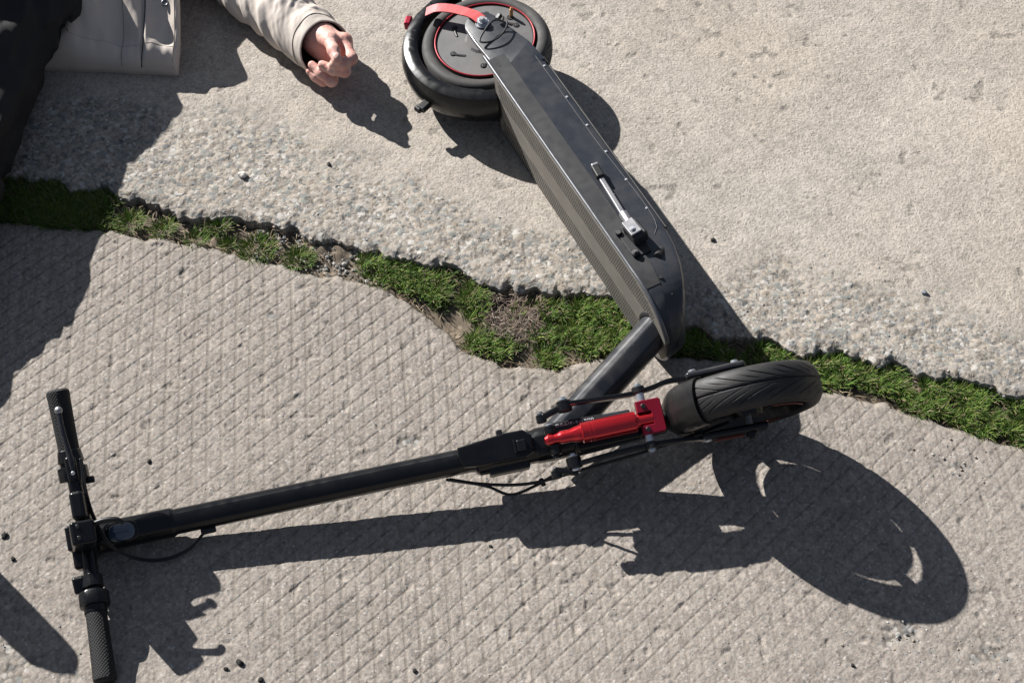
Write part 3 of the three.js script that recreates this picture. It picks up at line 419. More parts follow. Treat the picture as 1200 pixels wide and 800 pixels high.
  for (const sd of [1, -1]) {
    const g2 = plateXZ(shapeOf([[0.052, -0.004], [0.0, -0.0035], [-0.05, -0.004], ...arc, [-0.045, -0.074], [0.0, -0.082], [0.052, -0.0855]]), 0.0, 0.009, 0.0015);
    const p = g2.attributes.position; for (let i = 0; i < p.count; i++) { const q = p.getX(i), m = p.getZ(i); const inset = lerp(0.0, 0.0145, sstep(0.03, -0.075, q)) + (m < -0.03 ? (-0.03 - m) * 0.09 : 0); p.setY(i, sd * (0.0687 + p.getY(i) - inset - 0.0002)); }
    if (sd < 0) { for (const at of Object.values(g2.attributes)) { const s = at.itemSize; for (let i = 0; i < at.count; i += 3) for (let c = 0; c < s; c++) { const t = at.array[(i + 1) * s + c]; at.array[(i + 1) * s + c] = at.array[(i + 2) * s + c]; at.array[(i + 2) * s + c] = t; } } }
    g2.computeVertexNormals(); const arm = D('rear_arm', boxUV(toCreasedNormals(g2, 0.5)), M.graphite);
    if (sd > 0) {
      for (const [q, y, rr] of [[0.012, 0.0766, 0.002], [0.034, 0.0775, 0.0026]]) D('screw_hole', rod([q, y - 0.004, -0.012], [q, y + 0.0012, -0.012], rr), M.black, arm); }
  }
}
// --- rear wheel (flat on its side), fender, red stay
const RW = [-0.083, 0, -0.034];
{
  const T = g => g.clone().translate(...RW);
  const wheel = new THREE.Group(); wheel.name = 'rear_wheel'; scooter.add(wheel);
  D('tyre', T(tyreGeo(0.1135, 0.054, 0.031, 1)), M.rubberDusty, wheel);
  const rim = D('rim', T(latheOn([[0.080, -0.026], [0.086, -0.0275], [0.089, -0.02], [0.083, -0.016], [0.083, 0.016], [0.089, 0.02], [0.086, 0.0265], [0.082, 0.026]], [0, 0, 0], [0, 1, 0], 72)), M.satin, wheel);
  D('rim_ring', T(new THREE.TorusGeometry(0.0852, 0.0015, 8, 96).rotateX(Math.PI / 2).translate(0, 0.0275, 0)), M.rim, wheel);
  const cover = T(latheOn([[0, -0.024], [0.08, -0.0235], [0.082, -0.018], [0.0838, 0.0235], [0.0825, 0.0256], [0.06, 0.0264], [0.034, 0.0275], [0.03, 0.031], [0, 0.031]], [0, 0, 0], [0, 1, 0], 72));
  const hub = D('hub_cover', boxUV(cover), M.hub, wheel);
  for (let k = 0; k < 6; k++) { const a = k * Math.PI / 3 + 0.33, c = Math.cos(a), s = Math.sin(a), rr = 0.055; const p = t => [RW[0] + Math.cos(a + t * 0.16) * (rr + t * 0.006), 0.0254, RW[2] + Math.sin(a + t * 0.16) * (rr + t * 0.006)]; D('slot', [tube([p(-1), p(0), p(1)], 0.0030, 10, 6), rod([RW[0] + c * 1.0 * rr * 1.09, 0.0255, RW[2] + s * rr * 1.09].map((v, i) => i === 1 ? v : p(1)[i]), [p(1)[0], 0.0279, p(1)[2]], 0.0052)], M.black, wheel); }
  D('valve', [rod([-0.108, 0.022, -0.096], [-0.108, 0.044, -0.099], 0.0032), rod([-0.108, 0.044, -0.099], [-0.108, 0.047, -0.0995], 0.0022)], M.brass, wheel);
  D('valve_hole', rod([-0.1075, 0.0262, -0.0945], [-0.1075, 0.0275, -0.0945], 0.0062), M.black, wheel);
  D('axle', [rod([-0.083, -0.066, -0.034], [-0.083, 0.078, -0.034], 0.005)], M.steelDull, wheel);
  const nut = D('axle_nut', [latheHex([-0.083, 0.066, -0.034], [0, 1, 0], 0.0095, 0.007)], M.steel, wheel);
  D('washer', rod([-0.083, 0.0645, -0.034], [-0.083, 0.0668, -0.034], 0.0122), M.steel, nut);
  // fender: a channel swept round the tyre
  const prof = [[0.1150, 0.0275], [0.1175, 0.0300], [0.122, 0.0315], [0.130, 0.0310], [0.139, 0.027], [0.1445, 0.015], [0.1465, 0], [0.1445, -0.015], [0.139, -0.027], [0.129, -0.0335], [0.119, -0.036], [0.1125, -0.0355], [0.1095, -0.033], [0.113, -0.032], [0.125, -0.0305], [0.1355, -0.024], [0.1425, 0], [0.1355, 0.023], [0.126, 0.0275], [0.1175, 0.0265]];
  const fg = grid(prof.length, 92, (i, j) => {
    const jj = clamp(j - 1, 0, 89), t = jj / 89, a = lerp(0.30, 3.25, t); let [r, k] = prof[i];
    const ends = Math.min(sstep(0, 0.07, t), 1); if (r < 0.121) r = lerp(r + 0.012, r, ends); r += sstep(0.8, 1, t) * 0.012; k *= lerp(1, 0.72, sstep(0.75, 1, t));
    if (j === 0 || j === 91) { r = 0.128; k = 0; }
    return [RW[0] + Math.cos(a) * r, k, RW[2] + Math.sin(a) * r, a * 0.14, i * 0.012];
  }, true);
  const fender = D('rear_fender', boxUV(toCreasedNormals(flip(fg), 0.7)), M.plastic);
  D('fender_hook', [rbox([-0.030, -0.008, 0.108], [0.016, 0.012, 0.026], 0.003, [0, 0.4, 0]), rod([-0.024, -0.010, 0.119], [-0.036, -0.010, 0.122], 0.006)], M.black, fender);
  D('tail_reflector', [rbox([-0.205, 0.010, 0.057], [0.012, 0.018, 0.02], 0.003, [0, 0.9, 0])], M.redDark, fender);
  D('reflector_bolt', rod([-0.193, 0.010, 0.050], [-0.203, 0.010, 0.056], 0.006), M.steelDull, fender);
  // red stay from the axle nut to the fender
  const path = [[-0.087, 0.069, -0.034], [-0.103, 0.068, -0.030], [-0.128, 0.057, -0.024], [-0.152, 0.052, -0.010], [-0.174, 0.047, 0.012], [-0.184, 0.038, 0.028]].map(p => V3(...p)), cv = new THREE.CatmullRomCurve3(path);
  const rb = grid(5, 41, (i, j) => { const t = j / 40, p = cv.getPoint(t), d = cv.getTangent(t), side = V3(0, 1, 0).cross(d).normalize(), up = d.clone().cross(side).normalize(); const w = 0.0098, q = [[-w, 0], [w, 0], [w, 0.0022], [-w, 0.0022], [-w, 0]][i]; p.addScaledVector(side, q[0]).addScaledVector(up, q[1]); return p.toArray(); });
  D('fender_stay', toCreasedNormals(prep(rb), 0.5), M.redStrip);
  // brake cable looped round the axle end
  D('cable_loop', tube([[-0.046, 0.072, -0.072], [-0.066, 0.078, -0.052], [-0.052, 0.079, -0.025], [-0.034, 0.078, -0.008], [-0.026, 0.077, -0.022], [-0.030, 0.077, -0.045], [-0.05, 0.075, -0.066], [-0.074, 0.068, -0.07], [-0.095, 0.04, -0.076], [-0.098, 0.028, -0.07]], 0.0017, 70, 8), M.cable);
  D('cable_clip', [rbox([-0.075, 0.072, -0.062], [0.008, 0.008, 0.012], 0.002, [0.3, 0.5, 0])], M.black);
}
// --- kickstand folded along the upper side
{
  const ks = new THREE.Group(); ks.name = 'kickstand'; scooter.add(ks);
  D('stand_rod', boxUV(rbox([0.376, 0.086, -0.0375], [0.085, 0.006, 0.0085], 0.002, [0, -0.06, 0.02])), M.aluminium, ks);
  D('stand_foot', rbox([0.326, 0.0865, -0.041], [0.026, 0.011, 0.0135], 0.003, [0, -0.08, 0]), M.black, ks);
  D('foot_cap', rbox([0.313, 0.088, -0.0425], [0.006, 0.010, 0.012], 0.002, [0, -0.08, 0]), M.aluminium, ks);
  D('sleeve', rod([0.418, 0.0865, -0.0355], [0.448, 0.0875, -0.034], 0.0072), M.steelDull, ks);
  D('pivot_block', [rbox([0.463, 0.088, -0.034], [0.034, 0.022, 0.026], 0.004, [0.15, 0.1, 0])], M.graphiteDark, ks);
  D('pivot_plate', boxUV(rbox([0.459, 0.1, -0.030], [0.030, 0.004, 0.019], 0.0015, [0.1, 0.05, 0])), M.aluminium, ks);
  D('pivot_bolt', [latheHex([0.464, 0.101, -0.028], [0, 1, 0.1], 0.0046, 0.0025)], M.steel, ks);
  D('mount_plate', [rbox([0.468, 0.0785, -0.0265], [0.062, 0.004, 0.03], 0.001)], M.graphiteDark, ks);
  D('mount_bolt', [rod([0.494, 0.078, -0.018], [0.494, 0.086, -0.016], 0.006), latheHex([0.494, 0.086, -0.016], [0, 1, 0.2], 0.004, 0.002)], M.black, ks);
  D('mount_bolt', [rod([0.446, 0.078, -0.014], [0.446, 0.085, -0.013], 0.005)], M.black, ks);
}
// --- neck from the deck nose up to the head tube
{
  const h = toDeck([0.668, 0.0, -0.012]);
  const dir = V3(...h).sub(V3(0.566, 0, -0.03));
  const nk = latheOn([[0.030, 0], [0.0285, 0.02], [0.0265, 0.04], [0.0262, dir.length() - 0.01], [0.0262, dir.length()]], [0.566, 0, -0.03], dir.toArray(), 40);
  const neck = D('neck', boxUV(nk), M.tube);
  D('neck_collar', latheOn([[0.0, 0.012], [0.033, 0.012], [0.034, 0.018], [0.033, 0.030], [0.029, 0.033]], [0.566, 0, -0.03], dir.toArray(), 32), M.graphiteDark, neck);
}
// --- stem, head, latch
const stem = S('stem', boxUV(latheOn([[0, -0.012], [0.0215, -0.012], [0.023, -0.009], [0.023, 0.022], [0.0215, 0.026], [0.0212, 0.11], [0.0185, 0.115], [0.0185, 0.545], [0.02, 0.552], [0.0, 0.552]], [0, 0, 0], [1, 0, 0], 40)), M.satin);
S('head_tube', boxUV(latheOn([[0, 0], [0.022, 0], [0.0245, 0.003], [0.0245, 0.09], [0.026, 0.094], [0.0265, 0.12], [0.025, 0.15], [0.021, 0.155], [0.0, 0.155]], [0.552, 0, -0.003], [1, 0, 0], 40)), M.satin);
{
  const sh = shapeOf([[0.533, 0.0135], [0.60, 0.0205], [0.627, 0.020], [0.636, 0.012], [0.636, -0.010], [0.625, -0.0145], [0.56, -0.0135], [0.536, -0.0105], [0.531, 0.002]]);
  const lv = new THREE.ExtrudeGeometry(sh, { depth: 0.008, bevelEnabled: true, bevelSize: 0.003, bevelThickness: 0.003, bevelSegments: 3, curveSegments: 12 }).translate(0, 0, 0.0195);
  const latch = S('fold_latch', boxUV(lv), M.satin);
  S('latch_hook', [rbox([0.6215, 0.0, 0.0335], [0.014, 0.017, 0.007], 0.002), rbox([0.612, 0.0, 0.0325], [0.004, 0.02, 0.004], 0.001)], M.plastic, latch);
  S('latch_tab', [rbox([0.595, 0.026, 0.012], [0.009, 0.012, 0.012], 0.002)], M.black, latch);
  S('latch_block', [rbox([0.60, -0.022, -0.004], [0.06, 0.016, 0.03], 0.003), rbox([0.566, -0.02, 0.0], [0.02, 0.012, 0.012], 0.003)], M.black);
}
const SS = (name, g, m, par, kind) => S(name, (Array.isArray(g) ? mergeGeometries(g.map(prep)) : g.clone()).translate(0, -0.0068, 0), m, par, kind);
// --- fork and front suspension
S('fork', [rod([0.70, -0.006, -0.002], [0.835, -0.006, 0.016], 0.022, 0.017), rbox([0.75, -0.012, 0.012], [0.1, 0.026, 0.036], 0.008, [0, -0.1, 0]), rod([0.82, -0.002, 0.02], [0.86, -0.002, 0.03], 0.013, 0.013)], M.satin);
{
  // plate beside the shock with its small white stamp
  const cnv = document.createElement('canvas'); cnv.width = 512; cnv.height = 128; const c = cnv.getContext('2d'); c.fillStyle = '#191a1d'; c.fillRect(0, 0, 512, 128); c.fillStyle = '#b9bcc2'; c.font = 'bold 62px sans-serif'; c.fillText('DA4/F-1-1800', 40, 78);
  const tex = new THREE.CanvasTexture(cnv); tex.colorSpace = THREE.SRGBColorSpace;
  const br = SS('fork_bracket', boxUV(rbox([0.727, 0.013, 0.038], [0.115, 0.026, 0.012], 0.003, [-0.25, 0, -0.02])), M.graphite);
  const st = new THREE.PlaneGeometry(0.075, 0.0125).rotateZ(-0.02).rotateX(-0.25).translate(0.706, 0.0215, 0.0424);
  SS('stamp', st, new THREE.MeshStandardMaterial({ map: tex, roughness: 0.5 }), br);
}
{
  const Z = 0.060, shock = new THREE.Group(); shock.name = 'shock_absorber'; scooter.add(shock);
  const dir = [1, 0.003, 0];
  SS('shock_body', latheOn([[0.0, 0.0465], [0.0135, 0.0465], [0.0152, 0.048], [0.0152, 0.049], [0.0149, 0.0495], [0.0149, 0.058], [0.0153, 0.0585], [0.0153, 0.06], [0.0149, 0.0605], [0.0149, 0.063], [0.0153, 0.0635], [0.0153, 0.125], [0.014, 0.1275], [0, 0.1275]], [0.660, 0.002, Z], dir, 40), M.red, shock);
  SS('shock_nose', latheOn([[0.0, -0.007], [0.005, -0.006], [0.0075, -0.002], [0.0078, 0.003], [0.0066, 0.007], [0.0072, 0.013], [0.0092, 0.017], [0.0095, 0.02], [0.0092, 0.03], [0.0112, 0.038], [0.0125, 0.0465]], [0.660, 0.002, Z], dir, 32), M.red, shock);
  SS('shock_neck', [latheOn([[0.0095, 0.1275], [0.0095, 0.152], [0, 0.152]], [0.660, 0.002, Z], dir, 24)], M.red, shock);
  // U-shaped red yoke on the wheel side
  const yk = shapeOf([[0.792, 0.028], [0.824, 0.028], [0.826, 0.026], [0.826, -0.017], [0.824, -0.019], [0.794, -0.019], [0.794, -0.008], [0.812, -0.008], [0.812, 0.013], [0.792, 0.013]]);
  SS('yoke', new THREE.ExtrudeGeometry(yk, { depth: 0.014, bevelEnabled: true, bevelSize: 0.001, bevelThickness: 0.001, bevelSegments: 2 }).translate(0, 0, Z - 0.006), M.redDark, shock);
  for (const a of [0.0205, -0.0135]) SS('yoke_screw', rod([0.801, a, Z + 0.0088], [0.801, a, Z + 0.0106], 0.0036), M.black, shock);
  for (const [a, b] of [[0.0285, 0.042], [-0.0195, -0.031]]) SS('spacer', rod([0.801, a, Z], [0.801, b, Z], 0.0062), M.steel, shock);
  for (const [a, b] of [[0.042, 0.0515], [-0.031, -0.0405]]) SS('pivot_nut', [rod([0.801, a, Z - 0.002], [0.801, b, Z - 0.002], 0.0095)], M.black, shock);
  SS('pivot_cap', latheHex([0.801, 0.0515, Z - 0.002], [0, 1, 0], 0.006, 0.003), M.steel, shock); SS('pivot_cap', latheHex([0.801, -0.0405, Z - 0.002], [0, -1, 0], 0.006, 0.003), M.steel, shock);
  SS('eye_bolt', [rod([0.664, 0.0095, Z - 0.004], [0.664, 0.022, Z - 0.004], 0.0085), rod([0.666, -0.0055, Z - 0.004], [0.666, -0.02, Z - 0.004], 0.0078), rod([0.666, -0.02, Z - 0.004], [0.666, -0.026, Z - 0.004], 0.0055)], M.plastic, shock);
  SS('eye_cap', rod([0.664, 0.022, Z - 0.003], [0.664, 0.0245, Z - 0.003], 0.006), M.steel, shock);
  // rockers and swing arms, upper then lower
  for (const [sd, P, arm] of [[1, [[0.656, 0.0355], [0.667, 0.043], [0.692, 0.0465]], [[0.690, 0.049, 0.055], [0.74, 0.0455, 0.056], [0.791, 0.0435, 0.054], [0.822, 0.047, 0.05], [0.847, 0.052, 0.047], [0.90, 0.049, 0.042]]], [-1, [[0.660, -0.0475], [0.672, -0.045], [0.688, -0.036]], [[0.684, -0.040, 0.055], [0.74, -0.036, 0.056], [0.799, -0.0345, 0.054], [0.85, -0.036, 0.047], [0.90, -0.042, 0.042]]]]) {
    const rk = SS('rocker', [rod([P[0][0], P[0][1] - 0.006, 0.052], [P[0][0], P[0][1] + 0.006, 0.052], 0.0075), rod([P[2][0], P[2][1] - 0.0085, 0.054], [P[2][0], P[2][1] + 0.0075, 0.054], 0.011), rbox([(P[0][0] + P[2][0]) / 2, P[1][1] - 0.001, 0.053], [0.036, 0.009, 0.014], 0.003, [0, 0, sd * 0.3])], M.plastic);
    SS('bolt', latheHex([P[2][0], P[2][1] + 0.0075, 0.055], [0, 1, 0.35], 0.0072, 0.004), M.steel, rk);
    if (sd < 0) SS('bolt', rod([P[2][0], P[2][1] - 0.0085, 0.057], [P[2][0], P[2][1] - 0.013, 0.057], 0.0066), M.steel, rk);
    SS('bolt', latheHex([P[0][0], P[0][1] + 0.006, 0.053], [0, 1, 0.35], 0.0055, 0.003), M.steelDull, rk);
    const cv = new THREE.CatmullRomCurve3(arm.map(p => V3(...p)), false, 'centripetal');
    const ag = grid(9, 42, (i, j) => { const t = clamp((j - 1) / 39), p = cv.getPoint(t), s = (j === 0 || j === 41) ? 0.01 : 1, q = [[-3.2, -6], [-2.4, -7], [2.4, -7], [3.2, -6], [3.2, 6], [2.4, 7], [-2.4, 7], [-3.2, 6], [-3.2, -6]][i]; return [p.x, p.y + q[0] * 0.001 * s, p.z + q[1] * 0.001 * s]; });
    SS('swing_arm', boxUV(toCreasedNormals(prep(ag), 0.6)), M.plastic);
    const cov = S('axle_cover', boxUV(rbox([sd > 0 ? 0.917 : 0.925, sd > 0 ? 0.046 : -0.046, 0.044], [sd > 0 ? 0.088 : 0.098, 0.010, 0.034], 0.004, [0, 0, sd > 0 ? 0.02 : -0.02])), sd > 0 ? M.tube : M.plastic);
    S('cover_bolt', rod([0.884, sd * 0.050, 0.052], [0.884, sd * 0.0535, 0.052], 0.0055), M.steel, cov);
    if (sd < 0) S('side_reflector', rbox([0.918, -0.0518, 0.034], [0.044, 0.003, 0.009], 0.001, [0, 0, -0.02]), M.orange, cov);
  }
}
// --- front wheel and its short fender
{
  const FW = [0.950, -0.002, 0.040], T = g => g.clone().translate(...FW), wheel = new THREE.Group(); wheel.name = 'front_wheel'; scooter.add(wheel);
  S('tyre', T(tyreGeo(0.1145, 0.060, 0.036, 2)), M.rubber, wheel);
  S('rim', T(latheOn([[0.076, -0.011], [0.080, -0.016], [0.0845, -0.0265], [0.086, -0.022], [0.081, -0.012], [0.081, 0.012], [0.086, 0.022], [0.0845, 0.0265], [0.080, 0.016], [0.076, 0.011], [0.076, -0.011]], [0, 0, 0], [0, 1, 0], 64)), M.satin, wheel);
  for (const y of [0.0292, -0.0292]) for (const a0 of [0.25, 2.35, 4.45]) S('rim_stripe', T(new THREE.TorusGeometry(0.0825, 0.0014, 6, 24, 0.85).rotateX(-Math.PI / 2).rotateY(-a0 + Math.PI).translate(0, y, 0)), M.orange, wheel);
  S('hub', T(latheOn([[0, -0.026], [0.022, -0.026], [0.026, -0.016], [0.064, -0.012], [0.066, -0.009], [0.066, 0.009], [0.064, 0.012], [0.026, 0.016], [0.022, 0.026], [0, 0.026]], [0, 0, 0], [0, 1, 0], 48)), M.satin, wheel);
  for (let k = 0; k < 6; k++) { const a = k * Math.PI / 3 + 0.4; S('spoke', T(rbox([0, 0, 0], [0.028, 0.012, 0.016], 0.003).translate(0.066, 0, 0).rotateY(-a)), M.satin, wheel); }
  S('axle', T(rod([0, -0.052, 0], [0, 0.052, 0], 0.005)), M.steelDull, wheel);
  S('axle_nut', T(latheHex([0, -0.048, 0], [0, -1, 0], 0.009, 0.007)), M.plastic, wheel); S('axle_nut', T(latheHex([0, 0.048, 0], [0, 1, 0], 0.009, 0.007)), M.steel, wheel);
  const fg = grid(25, 44, (i, j) => {
    const a = lerp(2.36, 3.36, clamp((j - 1) / 41)), up = i < 13, ph = (up ? i / 12 : (24 - i) / 12) * Math.PI, th = up ? 0 : 0.003, e = sstep(3.36, 2.9, a);
    let y = Math.cos(ph) * (0.0350 - th), r = 0.0925 + Math.pow(Math.abs(Math.sin(ph)), 0.7) * (0.0285 - th); if (j === 0 || j === 43) { y *= 0.97; r -= 0.0015; }
    return [Math.cos(a) * r, y * (0.8 + 0.2 * e), Math.sin(a) * r];
  }, true);
  S('front_fender', boxUV(toCreasedNormals(flip(T(fg)), 0.6)), dustyMat([0.007, 0.0075, 0.009], DUST, 0.08, 0.32, 0, 22, 0.7, 0.8));
}
// --- cables
S('brake_cable', tube([[0.513, -0.022, -0.004], [0.555, -0.038, 0.0], [0.622, -0.053, 0.008], [0.711, -0.050, 0.02], [0.80, -0.045, 0.03], [0.87, -0.037, 0.036], [0.92, -0.03, 0.04]], 0.0024, 70, 8), M.cable);
S('motor_cable', tube([[0.508, -0.021, -0.006], [0.562, -0.043, 0], [0.593, -0.062, 0.0], [0.632, -0.057, 0.004], [0.66, -0.05, 0.025], [0.682, -0.044, 0.042]], 0.0022, 50, 8), M.cable);
S('cable_tie', [rod([0.640, -0.049, 0.008], [0.643, -0.061, 0.008], 0.0035)], M.black);
for (const [dz, dx, r] of [[0, 0, 0.0021], [0.003, 0.0025, 0.0014]]) S('handlebar_cable', tube([[0.010 + dx, 0.101, 0.082 + dz], [0.008 + dx, 0.054, 0.074 + dz], [0.012 + dx, 0.016, 0.062 + dz], [0.024 + dx, -0.019, 0.045 + dz], [0.050, -0.040 - dx, 0.018 + dz], [0.088, -0.049 - dx, 0.002 + dz * 0.5], [0.127, -0.041 - dx * 0.5, -0.006], [0.151, -0.023, -0.008], [0.165, -0.015, -0.008]], r, 70, 8), M.cable);
S('cable_guide', [rbox([0.158, -0.021, -0.006], [0.022, 0.009, 0.012], 0.003)], M.black);
// --- handlebar, headlight
{
  const bar = S('handlebar', boxUV(tube([[-0.007, 0.198, 0.070], [-0.007, 0.13, 0.061], [-0.007, 0.05, 0.047], [-0.007, 0.02, 0.043], [-0.007, -0.02, 0.043], [-0.007, -0.05, 0.048], [-0.007, -0.13, 0.067], [-0.007, -0.197, 0.081]], 0.0108, 80, 20)), M.satin);
  S('bar_clamp', [rbox([-0.013, -0.002, 0.047], [0.036, 0.036, 0.036], 0.004), rbox([-0.004, -0.005, 0.082], [0.034, 0.034, 0.066], 0.005, [0, 0.2, 0]), rbox([-0.010, 0.0, 0.012], [0.032, 0.05, 0.05], 0.008), rbox([-0.019, -0.030, 0.034], [0.020, 0.03, 0.03], 0.005)], M.satin);  // the clamp, plus a tall block added on it to cast a shadow
  S('shadow_stub', tube([[0.010, 0.004, 0.098], [0.028, 0.007, 0.102], [0.046, 0.005, 0.102], [0.054, 0.001, 0.098]], 0.004, 24, 10), M.black);  // made-up black stub, there only for its finger of shadow
  S('shadow_block', [rbox([-0.002, 0.036, 0.074], [0.020, 0.040, 0.052], 0.006)], M.satin, bar);  // block added to fill a gap in the handlebar shadow
  S('clamp_bolt', rod([-0.004, 0.004, 0.1145], [-0.004, 0.004, 0.1165], 0.003), M.black, bar); S('clamp_bolt', rod([-0.004, -0.012, 0.1145], [-0.004, -0.012, 0.1165], 0.003), M.black, bar);
  const gm = M.grip.clone(); gm.bumpMap = dtex(128, 128, (x, y, o) => { const a = Math.abs(((x + y) / 16) % 1 - 0.5), b = Math.abs(((x - y + 256) / 16) % 1 - 0.5); o[0] = o[1] = o[2] = sstep(0.1, 0.28, Math.min(a, b)) * 0.9; }); gm.bumpMap.repeat.set(26, 26); gm.bumpScale = 0.0006;
  for (const sd of [1, -1]) {
    const a = sd > 0 ? [-0.007, 0.102, 0.0565] : [-0.007, -0.106, 0.0615], b = sd > 0 ? [-0.007, 0.206, 0.0715] : [-0.007, -0.2065, 0.083], dv = V3(...b).sub(V3(...a)), L = dv.length();
    S('grip', boxUV(latheOn([[0.0, 0], [0.0150, 0], [0.0155, 0.003], [0.0148, 0.012], [0.0150, L * 0.4], [0.0160, L - 0.012], [0.0166, L - 0.006], [0.0162, L - 0.001], [0.013, L + 0.002], [0.0, L + 0.0025]], a, dv.toArray(), 36)), gm);
    S('grip_collar', latheOn([[0.011, -0.024], [0.0205, -0.024], [0.0213, -0.022], [0.0213, -0.006], [0.0205, -0.004], [0.0165, -0.003], [0.0160, 0.006]], a, dv.toArray(), 36), M.satin);
  }
  // brake lever on the upper grip
  const lever = S('brake_lever', tube([[-0.003, 0.088, 0.076], [-0.003, 0.104, 0.081], [-0.005, 0.125, 0.0845], [-0.007, 0.15, 0.088], [-0.007, 0.172, 0.090]], 0.0042, 40, 12), M.tube);
  S('lever_ball', new THREE.SphereGeometry(0.0058, 20, 14).translate(-0.007, 0.174, 0.0905), M.steelDull, lever);
  S('lever_mount', [rbox([-0.005, 0.092, 0.073], [0.016, 0.036, 0.014], 0.005, [0.15, 0, 0]), rbox([-0.005, 0.062, 0.062], [0.019, 0.034, 0.022], 0.006, [0.15, 0, 0]), rod([0.008, 0.075, 0.056], [0.021, 0.075, 0.056], 0.005)], M.plastic, lever);
  S('lever_pin', rod([-0.003, 0.084, 0.0805], [-0.003, 0.084, 0.083], 0.003), M.steelDull, lever);
  S('ribbed_ring', rod([-0.007, 0.104, 0.0568], [-0.007, 0.122, 0.0594], 0.0188, 0.0166), M.plastic, bar);
  // small switch on the lower half
  S('switch', [rod([-0.007, -0.058, 0.0500], [-0.007, -0.076, 0.0540], 0.0152), rbox([-0.024, -0.067, 0.052], [0.018, 0.024, 0.018], 0.004, [0.25, 0, 0])], M.plastic);
  S('throttle', [rbox([-0.001, -0.094, 0.040], [0.012, 0.014, 0.026], 0.004, [0.3, 0, 0])], M.plastic);
  // headlight
  const hl = new THREE.CapsuleGeometry(0.0165, 0.020, 10, 28).rotateZ(Math.PI / 2).scale(1, 1, 0.5).translate(0.040, -0.002, 0.0175);
  const lamp = S('headlight', hl, M.satin, stem);
  S('lamp_lens', new THREE.CapsuleGeometry(0.0125, 0.014, 10, 28).rotateZ(Math.PI / 2).scale(1, 1, 0.34).translate(0.040, -0.002, 0.0235), M.glass, lamp);
}
shade(scooter);

